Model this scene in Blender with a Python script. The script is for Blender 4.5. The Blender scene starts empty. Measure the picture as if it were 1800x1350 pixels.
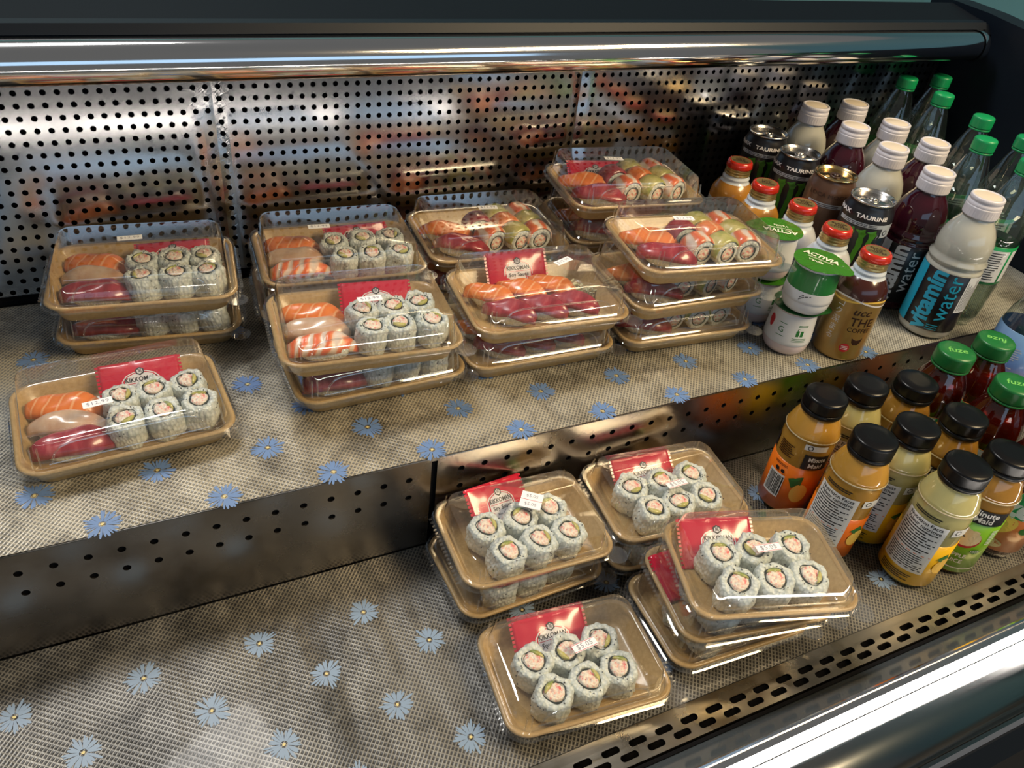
import bpy, bmesh, math, random
from math import pi, sin, cos, radians, atan2, sqrt
from mathutils import Matrix, Vector, noise

U = 0.0254            # everything below is measured in inches
SC = bpy.context.scene
COL = SC.collection

# ------------------------------------------------------------------ camera
cam_d = bpy.data.cameras.new('camera')
cam = bpy.data.objects.new('camera', cam_d)
COL.objects.link(cam)
SC.camera = cam
R = ((0.90135829, 0.17965699, -0.39405151),
     (-0.41897319, 0.59204069, -0.68843975),
     (0.10961152, 0.7856279, 0.60891224))
# camera axes written in world axes, camera 25.7 in above the lower shelf
M = Matrix(R).to_4x4()
M.translation = Vector((0, 0, 25.7 * U))
cam.matrix_world = M
cam_d.sensor_width = 36
cam_d.lens = 1396.28 / 1800 * 36
cam_d.clip_start = 0.01

# ------------------------------------------------------------------ world and lights
SC.view_settings.view_transform = 'Standard'
SC.view_settings.look = 'None'
SC.view_settings.gamma = 1.0
SC.view_settings.exposure = 0.0
SC.view_settings.use_curve_mapping = False
w = bpy.data.worlds.new('store air')
SC.world = w
w.use_nodes = True
wb = w.node_tree.nodes['Background']
wb.inputs[0].default_value = (0.60, 0.60, 0.58, 1)
wb.inputs[1].default_value = 0.22
SC.cycles.transparent_max_bounces = 24
SC.cycles.max_bounces = 8


def area(name, loc, target, sx, sy, power, color):
    l = bpy.data.lights.new(name, 'AREA')
    l.shape = 'RECTANGLE'
    l.size = sx * U
    l.size_y = sy * U
    l.energy = power
    l.color = color
    o = bpy.data.objects.new(name, l)
    COL.objects.link(o)
    o.location = Vector(loc) * U
    d = (Vector(target) - Vector(loc)).normalized()
    o.rotation_euler = d.to_track_quat('-Z', 'Y').to_euler()
    return o


area('ceiling_light_behind_case', (-14, 62, 108), (10, 22, 4), 46, 16, 60, (1.0, 0.97, 0.92))
area('ceiling_light_over_aisle', (64, -26, 78), (28, 16, 4), 50, 20, 74, (1.0, 0.77, 0.45))
area('shop_window_daylight', (0, -110, 44), (8, 24, 8), 190, 40, 18, (0.45, 0.72, 1.0))

# ------------------------------------------------------------------ materials
MATS = {}


def setin(b, **kw):
    for k, v in kw.items():
        b.inputs[k.replace('_', ' ')].default_value = v


def mat(name, col, rough=0.5, metal=0.0, spec=0.5, coat=0.0, emit=None, estr=0.0, sss=0.0):
    if name in MATS:
        return MATS[name]
    m = bpy.data.materials.new(name)
    m.use_nodes = True
    b = m.node_tree.nodes['Principled BSDF']
    c = tuple(col) + (1,)
    b.inputs['Base Color'].default_value = c
    b.inputs['Roughness'].default_value = rough
    b.inputs['Metallic'].default_value = metal
    b.inputs['Specular IOR Level'].default_value = spec
    b.inputs['Coat Weight'].default_value = coat
    b.inputs['Coat Roughness'].default_value = 0.05
    if emit:
        b.inputs['Emission Color'].default_value = tuple(emit) + (1,)
        b.inputs['Emission Strength'].default_value = estr
    if sss:
        b.inputs['Subsurface Weight'].default_value = sss
        b.inputs['Subsurface Radius'].default_value = (0.004, 0.002, 0.001)
        b.inputs['Subsurface Scale'].default_value = 0.5
    MATS[name] = m
    return m


def N(m, t, **kw):
    n = m.node_tree.nodes.new(t)
    for k, v in kw.items():
        if k == 'op':
            n.operation = v
        else:
            n.inputs[k.replace('_', ' ')].default_value = v
    return n


def L(m, a, b):
    m.node_tree.links.new(a, b)


def coords(m, scale=(1, 1, 1), rot=(0, 0, 0), kind='Object'):
    tc = N(m, 'ShaderNodeTexCoord')
    mp = N(m, 'ShaderNodeMapping')
    mp.inputs['Scale'].default_value = tuple(s / U for s in scale)   # per inch
    mp.inputs['Rotation'].default_value = rot
    L(m, tc.outputs[kind], mp.inputs['Vector'])
    return mp.outputs['Vector']


def ramp(m, fac, stops, interp='LINEAR'):
    r = N(m, 'ShaderNodeValToRGB')
    cr = r.color_ramp
    cr.interpolation = interp
    while len(cr.elements) > 1:
        cr.elements.remove(cr.elements[-1])
    cr.elements[0].position = stops[0][0]
    cr.elements[0].color = tuple(stops[0][1]) + (1,)
    for p, c in stops[1:]:
        e = cr.elements.new(p)
        e.color = tuple(c) + (1,)
    L(m, fac, r.inputs['Fac'])
    return r.outputs['Color']


def bump(m, h, strength, dist):
    b = N(m, 'ShaderNodeBump', Strength=strength, Distance=dist * U)
    L(m, h, b.inputs['Height'])
    bs = m.node_tree.nodes['Principled BSDF']
    prev = bs.inputs['Normal'].links
    if prev:
        L(m, prev[0].from_socket, b.inputs['Normal'])
    L(m, b.outputs['Normal'], bs.inputs['Normal'])
    return b


def noise_tex(m, vec, scale, detail=3, rough=0.5):
    n = N(m, 'ShaderNodeTexNoise', Scale=scale, Detail=detail, Roughness=rough)
    L(m, vec, n.inputs['Vector'])
    return n.outputs['Fac']


def plastic(name, tint, refl=1.0, rough=0.03, dens=0.0, body=None):
    """clear plastic: lets light through, mirrors at grazing angles; dens mixes in a milky or coloured body"""
    m = bpy.data.materials.new(name)
    m.use_nodes = True
    nt = m.node_tree
    nt.nodes.remove(nt.nodes['Principled BSDF'])
    out = [n for n in nt.nodes if n.type == 'OUTPUT_MATERIAL'][0]
    tr = N(m, 'ShaderNodeBsdfTransparent', Color=tuple(tint) + (1,))
    gl = N(m, 'ShaderNodeBsdfGlossy', Roughness=rough)
    gl.inputs['Color'].default_value = (1, 1, 1, 1)
    lw = N(m, 'ShaderNodeLayerWeight', Blend=0.5)
    pw = N(m, 'ShaderNodeMath', op='POWER')
    L(m, lw.outputs['Facing'], pw.inputs[0])
    pw.inputs[1].default_value = 4.0
    ma = N(m, 'ShaderNodeMath', op='MULTIPLY_ADD')
    L(m, pw.outputs[0], ma.inputs[0])
    ma.inputs[1].default_value = 0.85 * refl
    ma.inputs[2].default_value = 0.055 * refl
    base = tr.outputs[0]
    if dens > 0:
        df = N(m, 'ShaderNodeBsdfDiffuse')
        df.inputs['Color'].default_value = tuple(body or tint) + (1,)
        mx0 = N(m, 'ShaderNodeMixShader')
        mx0.inputs[0].default_value = dens
        L(m, tr.outputs[0], mx0.inputs[1])
        L(m, df.outputs[0], mx0.inputs[2])
        base = mx0.outputs[0]
    mx = N(m, 'ShaderNodeMixShader')
    L(m, ma.outputs[0], mx.inputs[0])
    L(m, base, mx.inputs[1])
    L(m, gl.outputs[0], mx.inputs[2])
    L(m, mx.outputs[0], out.inputs[0])
    MATS[name] = m
    return m


def steel(name, col, rough, brush=(0.15, 40, 40), aniso=0.6, stain=0.12, grime=(0.25, 0.2, 0.14), bmp=0.12):
    m = mat(name, col, rough, 1.0)
    b = m.node_tree.nodes['Principled BSDF']
    b.inputs['Anisotropic'].default_value = aniso
    tg = N(m, 'ShaderNodeTangent')
    tg.direction_type = 'RADIAL'
    tg.axis = 'X'
    v = coords(m, brush)
    n1 = noise_tex(m, v, 1.0, 2)
    v2 = coords(m, (0.35, 0.35, 0.35))
    n2 = noise_tex(m, v2, 1.0, 5, 0.6)
    mr = N(m, 'ShaderNodeMapRange')
    L(m, n2, mr.inputs['Value'])
    mr.inputs['From Min'].default_value = 0.3
    mr.inputs['From Max'].default_value = 0.7
    mr.inputs['To Min'].default_value = max(0.02, rough - stain)
    mr.inputs['To Max'].default_value = rough + stain
    L(m, mr.outputs[0], b.inputs['Roughness'])
    colr = ramp(m, n2, [(0.25, grime), (0.5, col), (1.0, col)])
    L(m, colr, b.inputs['Base Color'])
    bump(m, n1, bmp, 0.01)
    return m


steel('wall steel', (0.46, 0.46, 0.47), 0.14, (0.1, 0.1, 30), 0.35, 0.02, (0.46, 0.46, 0.46), 0.006)
steel('fascia steel', (0.36, 0.34, 0.325), 0.25, (0.1, 30, 30), 0.5, 0.10, (0.25, 0.22, 0.19))
steel('grille steel', (0.33, 0.30, 0.25), 0.30, (0.1, 30, 30), 0.4, 0.08, (0.26, 0.21, 0.13))
steel('shelf steel', (0.40, 0.40, 0.40), 0.3, (0.1, 20, 20), 0.4, 0.08, (0.25, 0.24, 0.22))
mat('chrome', (0.78, 0.78, 0.80), 0.10, 1.0)
mat('dark chrome', (0.22, 0.23, 0.24), 0.22, 1.0)
mat('front trim steel', (0.62, 0.63, 0.66), 0.22, 1.0)
mat('black gap', (0.004, 0.004, 0.005), 0.9, 0, 0.1)
mat('navy plastic', (0.003, 0.006, 0.012), 0.45, 0, 0.2)
mat('navy top', (0.004, 0.006, 0.010), 0.5, 0, 0.08)
mat('led lens', (0.9, 0.87, 0.82), 0.4, 0, 0.5, emit=(1.0, 0.91, 0.82), estr=30.0)
mat('teal paint', (0.17, 0.38, 0.43), 0.7)
mat('store floor tile', (0.10, 0.09, 0.08), 0.5)

# liner: woven plastic mesh with grime
def liner_mat(name, light, dark, warm):
    m = mat(name, light, 0.36, 0.2, 0.5, coat=0.1)
    b = m.node_tree.nodes['Principled BSDF']
    v = coords(m, (1, 1, 1), (0, 0, radians(38)))
    w1 = N(m, 'ShaderNodeTexWave', Scale=2.45, Distortion=0.15)
    w1.bands_direction = 'X'
    L(m, v, w1.inputs['Vector'])
    w2 = N(m, 'ShaderNodeTexWave', Scale=1.9, Distortion=0.15)
    w2.bands_direction = 'Y'
    L(m, v, w2.inputs['Vector'])
    mx = N(m, 'ShaderNodeMath', op='MAXIMUM')
    L(m, w1.outputs['Fac'], mx.inputs[0])
    mul = N(m, 'ShaderNodeMath', op='MULTIPLY')
    L(m, w2.outputs['Fac'], mul.inputs[0])
    mul.inputs[1].default_value = 0.8
    L(m, mul.outputs[0], mx.inputs[1])
    v2 = coords(m, (0.22, 0.22, 0.22))
    g = noise_tex(m, v2, 1.0, 6, 0.65)
    v3 = coords(m, (0.055, 0.04, 0.05))
    g3 = noise_tex(m, v3, 1.0, 2)
    thr = ramp(m, mx.outputs[0], [(0.55, (0, 0, 0)), (0.80, (1, 1, 1))])
    lc = ramp(m, g3, [(0.35, light), (0.65, warm)])
    dc = ramp(m, g, [(0.35, tuple(c * 0.4 for c in dark)), (0.6, dark), (0.9, tuple(c * 1.3 for c in dark))])
    mix = N(m, 'ShaderNodeMix')
    mix.data_type = 'RGBA'
    L(m, thr, mix.inputs[0])
    L(m, dc, mix.inputs[6])
    L(m, lc, mix.inputs[7])
    # dirt clouds
    gf = noise_tex(m, coords(m, (1.1, 1.1, 1.1)), 1.0, 5, 0.75)
    sm = N(m, 'ShaderNodeMath', op='MULTIPLY_ADD')
    L(m, gf, sm.inputs[0])
    sm.inputs[1].default_value = 0.55
    L(m, g, sm.inputs[2])
    dirt = ramp(m, sm.outputs[0], [(0.64, (0.22, 0.21, 0.20)), (0.74, (0.62, 0.61, 0.60)), (0.83, (1, 1, 1))])
    mm = N(m, 'ShaderNodeMix')
    mm.data_type = 'RGBA'
    mm.blend_type = 'MULTIPLY'
    mm.inputs[0].default_value = 0.75
    L(m, mix.outputs[2], mm.inputs[6])
    L(m, dirt, mm.inputs[7])
    L(m, mm.outputs[2], b.inputs['Base Color'])
    bump(m, mx.outputs[0], 0.6, 0.02)
    v4 = coords(m, (0.5, 0.16, 0.3), (0, 0, radians(-25)))
    wr = noise_tex(m, v4, 1.0, 2)
    bump(m, wr, 1.0, 0.30)
    return m


liner_mat('upper liner', (0.47, 0.47, 0.43), (0.21, 0.205, 0.185), (0.44, 0.39, 0.29))
liner_mat('lower liner', (0.215, 0.22, 0.225), (0.06, 0.06, 0.062), (0.22, 0.19, 0.125))
mat('daisy blue', (0.12, 0.21, 0.42), 0.45)
mat('daisy pale', (0.19, 0.27, 0.39), 0.45)
mat('daisy centre', (0.62, 0.52, 0.22), 0.5)

# packaging
def kraft():
    m = mat('kraft board', (0.47, 0.29, 0.12), 0.36, 0, 0.5, coat=0.25)
    b = m.node_tree.nodes['Principled BSDF']
    v = coords(m, (6, 6, 6))
    n = noise_tex(m, v, 1.0, 5, 0.7)
    c = ramp(m, n, [(0.3, (0.37, 0.24, 0.095)), (0.55, (0.46, 0.305, 0.13)), (0.8, (0.56, 0.39, 0.185))])
    L(m, c, b.inputs['Base Color'])
    bump(m, n, 0.15, 0.01)


kraft()
plastic('clear lid', (0.97, 0.975, 0.98), 1.9, 0.035, 0.035, (0.50, 0.51, 0.54))
mat('sticker paper', (0.80, 0.80, 0.83), 0.55)
mat('sticker ink', (0.22, 0.22, 0.28), 0.6)
mat('sticker red', (0.5, 0.08, 0.12), 0.6)
mat('packet red', (0.55, 0.012, 0.04), 0.22, 0, 0.6, coat=0.4)
mat('packet white', (0.72, 0.70, 0.72), 0.3)
mat('ink black', (0.012, 0.012, 0.016), 0.4)

# food
def food(name, base, stops, scale, rough=0.35, bstr=0.3, bdist=0.03, rot=(0, 0, 0), wave=False, vor=False, coat=0.0, dist=2.0, detail=4):
    m = mat(name, base, rough, 0, 0.5, coat=coat)
    b = m.node_tree.nodes['Principled BSDF']
    v = coords(m, scale, rot)
    if wave:
        n = N(m, 'ShaderNodeTexWave', Scale=1.0, Distortion=dist, Detail=2.0)
        n.bands_direction = 'X'
        L(m, v, n.inputs['Vector'])
        f = n.outputs['Fac']
    elif vor:
        n = N(m, 'ShaderNodeTexVoronoi', Scale=1.0)
        L(m, v, n.inputs['Vector'])
        f = n.outputs['Distance'] if vor == 'd' else n.outputs['Color']
    else:
        f = noise_tex(m, v, 1.0, detail)
    c = ramp(m, f, stops)
    L(m, c, b.inputs['Base Color'])
    bump(m, f, bstr, bdist)
    return m


food('rice', (0.66, 0.70, 0.66), [(0.0, (0.74, 0.77, 0.73)), (0.45, (0.66, 0.70, 0.66)), (0.9, (0.46, 0.51, 0.48))], (9, 9, 6), 0.4, 0.9, 0.05, vor='d')
mat('nori', (0.018, 0.03, 0.024), 0.5)
mat('sesame', (0.02, 0.02, 0.024), 0.5)
food('crab', (0.8, 0.6, 0.52), [(0.30, (0.78, 0.10, 0.10)), (0.40, (0.80, 0.42, 0.36)), (0.50, (0.80, 0.68, 0.56)), (0.7, (0.86, 0.80, 0.70))], (9, 9, 9), 0.4, 0.9, 0.06, detail=3)
food('avocado', (0.50, 0.52, 0.12), [(0.32, (0.20, 0.28, 0.05)), (0.46, (0.44, 0.42, 0.10)), (0.62, (0.62, 0.54, 0.20)), (0.75, (0.40, 0.36, 0.08))], (1.9, 1.9, 1.9), 0.3, 0.2, 0.02, coat=0.3)
food('salmon', (0.85, 0.26, 0.06), [(0.0, (0.86, 0.42, 0.20)), (0.06, (0.82, 0.30, 0.10)), (0.16, (0.76, 0.19, 0.035)), (1.0, (0.80, 0.22, 0.045))], (0.75, 0.3, 0.5), 0.28, 0.25, 0.02, (0, 0, radians(32)), wave=True, coat=0.4, dist=1.4)
food('tuna', (0.45, 0.02, 0.05), [(0.3, (0.22, 0.010, 0.02)), (0.5, (0.33, 0.025, 0.04)), (0.72, (0.52, 0.13, 0.13))], (2.6, 0.6, 1), 0.25, 0.2, 0.02, (0, 0, 0.5), coat=0.4)
food('white fish', (0.6, 0.42, 0.29), [(0.3, (0.50, 0.28, 0.17)), (0.48, (0.60, 0.41, 0.28)), (0.7, (0.68, 0.54, 0.42))], (1.5, 0.7, 1), 0.25, 0.2, 0.02, (0, 0, 0.4), coat=0.4)
food('shrimp', (0.85, 0.4, 0.2), [(0.0, (0.80, 0.66, 0.56)), (0.35, (0.84, 0.58, 0.44)), (0.55, (0.80, 0.26, 0.10)), (1.0, (0.76, 0.13, 0.035))], (0.60, 0.5, 0.5), 0.3, 0.6, 0.06, (0, 0, 0.3), wave=True, coat=0.3, dist=9.0)
mat('wasabi', (0.26, 0.42, 0.10), 0.6)
food('ginger', (0.78, 0.68, 0.40), [(0.3, (0.66, 0.58, 0.30)), (0.7, (0.84, 0.77, 0.52))], (4, 4, 4), 0.35, 0.4, 0.03)

# drinks
mat('milky drink', (0.42, 0.42, 0.38), 0.12, 0, 0.5, coat=0.6)
mat('purple drink', (0.035, 0.004, 0.010), 0.07, 0, 0.5, coat=0.6)
mat('frosted cap', (0.60, 0.58, 0.64), 0.32)
mat('cap disc', (0.62, 0.54, 0.44), 0.45)
mat('cyan print', (0.02, 0.36, 0.58), 0.3, coat=0.3)
mat('label black', (0.008, 0.008, 0.011), 0.32, coat=0.12)
mat('label white', (0.62, 0.64, 0.68), 0.35, coat=0.2)
mat('panel white', (0.78, 0.78, 0.77), 0.35, coat=0.2)
mat('label grey', (0.36, 0.40, 0.46), 0.35, coat=0.3)
mat('aluminium', (0.62, 0.60, 0.58), 0.22, 1.0)
mat('gold lid', (0.65, 0.47, 0.22), 0.2, 1.0)
mat('coffee gold', (0.42, 0.27, 0.09), 0.3, 0.55, coat=0.3)
mat('coffee brown', (0.045, 0.010, 0.006), 0.2, coat=0.5)
mat('coffee orange', (0.40, 0.18, 0.025), 0.25, coat=0.4)
mat('coffee cream', (0.50, 0.52, 0.56), 0.3, coat=0.3)
mat('red cap', (0.62, 0.03, 0.012), 0.22, 0.3, coat=0.6)
mat('gold cap', (0.55, 0.40, 0.16), 0.28, 0.8)
mat('cap white neck', (0.58, 0.64, 0.72), 0.25, coat=0.5)
mat('dark print', (0.03, 0.012, 0.008), 0.4)
mat('claw green', (0.05, 0.20, 0.015), 0.3)
mat('cocoa brown', (0.10, 0.052, 0.032), 0.35, 0.3, coat=0.3)
mat('green cap', (0.005, 0.26, 0.085), 0.35)
mat('fuze cap', (0.010, 0.13, 0.03), 0.33)
mat('fuze print', (0.16, 0.46, 0.10), 0.4)
plastic('clear pet', (0.84, 0.89, 0.88), 1.5, 0.03, 0.02, (0.2, 0.26, 0.26))
plastic('soda water', (0.74, 0.80, 0.74), 0.6, 0.03, 0.06, (0.26, 0.30, 0.27))
mat('label green', (0.01, 0.27, 0.08), 0.35, coat=0.2)
mat('black cap', (0.004, 0.004, 0.005), 0.28, 0, 0.3)
mat('orange drink', (0.42, 0.22, 0.035), 0.10, 0, 0.5, coat=0.7)
mat('lemon drink', (0.40, 0.36, 0.15), 0.10, 0, 0.5, coat=0.7)
mat('amber drink', (0.26, 0.13, 0.02), 0.10, 0, 0.5, coat=0.7)
plastic('cola glass', (0.45, 0.10, 0.03), 1.5, 0.04, 0.2, (0.10, 0.012, 0.004))
mat('tea core', (0.11, 0.024, 0.006), 0.2)
mat('label orange', (0.82, 0.17, 0.008), 0.3, coat=0.3)
mat('label yellow', (0.92, 0.52, 0.008), 0.3, coat=0.3)
mat('label apple', (0.20, 0.46, 0.015), 0.3, coat=0.3)
mat('label peach', (0.75, 0.22, 0.06), 0.3, coat=0.3)
mat('apple flesh', (0.75, 0.62, 0.38), 0.4)
mat('apple skin', (0.45, 0.02, 0.03), 0.4)
mat('slice yellow', (0.85, 0.55, 0.10), 0.4)
mat('leaf green', (0.03, 0.16, 0.03), 0.4)
mat('clear ring', (0.50, 0.42, 0.26), 0.15, coat=0.6)
mat('yogurt white', (0.66, 0.68, 0.72), 0.3, coat=0.3)
mat('yogurt pink', (0.60, 0.50, 0.52), 0.3, coat=0.3)
mat('foil green', (0.055, 0.24, 0.018), 0.25, 0.35, coat=0.3)
mat('foil dark green', (0.010, 0.12, 0.025), 0.3, 0.2, coat=0.3)
mat('cup green', (0.015, 0.15, 0.035), 0.3, coat=0.3)
mat('foil print', (0.80, 0.78, 0.62), 0.35)
mat('blue pink label', (0.10, 0.20, 0.50), 0.3, coat=0.3)

# ------------------------------------------------------------------ object helpers


def mesh(name, verts, faces, mats, mi=None, smooth=True):
    me = bpy.data.meshes.new(name)
    me.from_pydata([(v[0] * U, v[1] * U, v[2] * U) for v in verts], [], faces)
    for m in (mats if isinstance(mats, (list, tuple)) else [mats]):
        me.materials.append(MATS[m])
    if mi:
        me.polygons.foreach_set('material_index', mi)
    if smooth:
        me.polygons.foreach_set('use_smooth', [True] * len(me.polygons))
    me.update()
    return me


def link(name, me, parent=None, loc=None, rot=None, kind=None, label=None):
    o = bpy.data.objects.new(name, me)
    COL.objects.link(o)
    if parent:
        o.parent = parent
    if loc:
        o.location = Vector(loc) * U
    if rot:
        o.rotation_euler = rot
    if kind:
        o['kind'] = kind
    if label:
        o['label'] = label
    return o


def tag(o, label, cat, group=None):
    o['label'] = label
    o['category'] = cat
    if group:
        o['group'] = group
    return o


def empty(name, label=None, cat=None, loc=(0, 0, 0), rot=(0, 0, 0), group=None):
    o = bpy.data.objects.new(name, None)
    COL.objects.link(o)
    o.empty_display_size = 0.01
    o.location = Vector(loc) * U
    o.rotation_euler = rot
    if label:
        tag(o, label, cat, group)
    return o


def copy_tree(o, parent=None):
    c = o.copy()
    COL.objects.link(c)
    c.parent = parent
    for ch in list(o.children):
        copy_tree(ch, c)
    return c


def box(x0, x1, y0, y1, z0, z1):
    v = [(x, y, z) for z in (z0, z1) for y in (y0, y1) for x in (x0, x1)]
    f = [(0, 2, 3, 1), (4, 5, 7, 6), (0, 1, 5, 4), (2, 6, 7, 3), (0, 4, 6, 2), (1, 3, 7, 5)]
    return v, f


def boxes(lst):
    V, F = [], []
    for b in lst:
        v, f = box(*b)
        n = len(V)
        V += v
        F += [tuple(i + n for i in q) for q in f]
    return V, F


def lathe(prof, seg=36, a0=0.0, a1=2 * pi, rfun=None):
    """prof: list of (r, z); closed ring unless a1-a0 < 2pi"""
    full = abs(a1 - a0 - 2 * pi) < 1e-6
    n = seg if full else seg + 1
    V, F = [], []
    for (r, z) in prof:
        for i in range(n):
            a = a0 + (a1 - a0) * i / seg
            rr = rfun(r, z, a) if rfun else r
            V.append((rr * cos(a), rr * sin(a), z))
    for j in range(len(prof) - 1):
        for i in range(seg):
            k = (i + 1) % n if full else i + 1
            F.append((j * n + i, j * n + k, (j + 1) * n + k, (j + 1) * n + i))
    return V, F


def prism_x(pts, x0, x1):
    """extrude a (y,z) polygon along X, with end caps"""
    n = len(pts)
    V = [(x0, y, z) for y, z in pts] + [(x1, y, z) for y, z in pts]
    F = [(i, (i + 1) % n, n + (i + 1) % n, n + i) for i in range(n)]
    F += [tuple(reversed(range(n))), tuple(range(n, 2 * n))]
    return V, F


def cells(us, vs, pu, pv, inner, depth, fn, stagger=0.0, nseg=12):
    """a sheet made of cells pu x pv, each with a punched hole; inner(k) gives hole ring; fn(u,v,d)->xyz"""
    V, F = [], []
    per = nseg // 4
    outer = []
    cs = [(1, 1), (-1, 1), (-1, -1), (1, -1)]
    for s in range(4):
        a, b = cs[s], cs[(s + 1) % 4]
        for k in range(per):
            t = k / per
            outer.append(((a[0] + (b[0] - a[0]) * t) * pu / 2, (a[1] + (b[1] - a[1]) * t) * pv / 2))
    inn = [inner(pi / 4 + 2 * pi * k / nseg) for k in range(nseg)]
    for jv, v in enumerate(vs):
        for u in us:
            uu = u + (stagger if jv % 2 else 0)
            n = len(V)
            V += [fn(uu + a, v + b, 0) for a, b in outer]
            V += [fn(uu + a, v + b, 0) for a, b in inn]
            V += [fn(uu + a, v + b, depth) for a, b in inn]
            for k in range(nseg):
                k2 = (k + 1) % nseg
                F.append((n + k, n + k2, n + nseg + k2, n + nseg + k))
                F.append((n + nseg + k, n + nseg + k2, n + 2 * nseg + k2, n + 2 * nseg + k))
    return V, F


# ------------------------------------------------------------------ text
TEXT = {}


def text_data(s, size=1.0, bold=0.0, spacing=1.0, italic=0.0):
    key = (s, bold, spacing, italic)
    if key not in TEXT:
        cu = bpy.data.curves.new('lettering', 'FONT')
        cu.body = s
        cu.size = 1.0
        cu.offset = bold
        cu.shear = italic
        cu.space_character = spacing
        cu.align_x = 'CENTER'
        cu.align_y = 'CENTER'
        cu.resolution_u = 2
        ob = bpy.data.objects.new('lettering', cu)
        COL.objects.link(ob)
        dg = bpy.context.evaluated_depsgraph_get()
        me = bpy.data.meshes.new_from_object(ob.evaluated_get(dg))
        bm = bmesh.new()
        bm.from_mesh(me)
        bmesh.ops.triangulate(bm, faces=bm.faces)
        for _ in range(2):
            lg = [e for e in bm.edges if e.calc_length() > 0.22]
            if lg:
                bmesh.ops.subdivide_edges(bm, edges=lg, cuts=1)
                bmesh.ops.triangulate(bm, faces=bm.faces)
        bm.verts.index_update()
        V = [(v.co.x, v.co.y) for v in bm.verts]
        F = [tuple(v.index for v in f.verts) for f in bm.faces]
        bm.free()
        bpy.data.objects.remove(ob)
        bpy.data.curves.remove(cu)
        bpy.data.meshes.remove(me)
        TEXT[key] = (V, F)
    return TEXT[key]


def text_pts(s, size, cx=0, cy=0, rot=0, sx=1.0, **kw):
    V, F = text_data(s, **kw)
    c, sn = cos(rot), sin(rot)
    return [(cx + (x * sx * c - y * sn) * size, cy + (x * sx * sn + y * c) * size) for x, y in V], F


def flat(pts, F, z):
    return [(x, y, z) for x, y in pts], F


def on_cyl(pts, F, r):
    """wrap (x,z) around a cylinder; x=0 faces local -Y"""
    out = []
    for x, z in pts:
        rr = r(z) if callable(r) else r
        a = -pi / 2 + x / (r(z) if callable(r) else r)
        out.append((rr * cos(a), rr * sin(a), z))
    return out, F


def grid2(x0, x1, y0, y1, nx, ny):
    P = [(x0 + (x1 - x0) * i / nx, y0 + (y1 - y0) * j / ny) for j in range(ny + 1) for i in range(nx + 1)]
    F = [(j * (nx + 1) + i, j * (nx + 1) + i + 1, (j + 1) * (nx + 1) + i + 1, (j + 1) * (nx + 1) + i) for j in range(ny) for i in range(nx)]
    return P, F


def poly2(pts):
    """fan of a convex-ish outline with centre, so it can be wrapped"""
    cx = sum(p[0] for p in pts) / len(pts)
    cy = sum(p[1] for p in pts) / len(pts)
    n = len(pts)
    mid = [((p[0] + cx) / 2, (p[1] + cy) / 2) for p in pts]
    P = list(pts) + mid + [(cx, cy)]
    F = []
    for i in range(n):
        k = (i + 1) % n
        F.append((i, k, n + k, n + i))
        F.append((n + i, n + k, 2 * n))
    return P, F


def join(parts):
    V, F, MI = [], [], []
    for i, pr in enumerate(parts):
        v, f = pr[0], pr[1]
        mi = pr[2] if len(pr) > 2 else 0
        n = len(V)
        V += v
        F += [tuple(k + n for k in q) for q in f]
        MI += [mi] * len(f)
    return V, F, MI


def ellipse2(cx, cy, a, b, n=20, rot=0):
    return poly2([(cx + a * cos(t) * cos(rot) - b * sin(t) * sin(rot), cy + a * cos(t) * sin(rot) + b * sin(t) * cos(rot)) for t in [2 * pi * i / n for i in range(n)]])


def lines2(x0, x1, ys, h, rng=None, gap=0.0):
    """rows of tiny print as thin bars"""
    P, F = [], []
    for y in ys:
        xe = x1 - (rng.random() * gap * (x1 - x0) if rng else 0)
        p, f = grid2(x0, xe, y - h / 2, y + h / 2, 6, 1)
        n = len(P)
        P += p
        F += [tuple(k + n for k in q) for q in f]
    return P, F


def scene_structure(name, me, **kw):
    return link(name, me, kind='structure', **kw)


X0, X1 = -24.0, 48.5      # length of the display case
YW = 35.4                 # back wall
ZU = 4.9                  # upper shelf

# ================================================================== THE SETTING
V, F = box(-120, 150, -90, 130, -32, -31)
scene_structure('floor', mesh('floor', V, F, 'store floor tile', smooth=False))
V, F = box(-120, 150, 118, 120, -31, 110)
scene_structure('wall_back', mesh('wall_back', V, F, 'teal paint', smooth=False))
V, F = box(148, 150, -90, 118, -31, 110)
scene_structure('wall_right', mesh('wall_right', V, F, 'teal paint', smooth=False))

# --- the refrigerated case: one thing, many parts
case = empty('display_case', 'open refrigerated display case of perforated steel with dark end panel and two stepped shelves', 'display case', (0, 0, -31))
CZ = 31


def cpart(name, V, F, m, mi=None, smooth=False, label=None, kind=None, parent=None):
    me = mesh(name, V, F, m, mi, smooth)
    o = link(name, me, parent or case, label=label, kind=kind)
    if not parent:
        o.location = (0, 0, CZ * U)
    return o


# back panel, three sheets slightly bowed, joints recessed
def wall_fn(xa, xb, bow):
    def fn(u, v, d):
        t = (u - xa) / (xb - xa)
        edge = max(0.0, abs(t - 0.5) * 2 - 0.93) / 0.07
        y = YW + 0.02 * (v - ZU) + bow * sin(pi * max(0, min(1, t))) + 0.10 * edge * edge + d
        return (u, y, v)
    return fn


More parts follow.
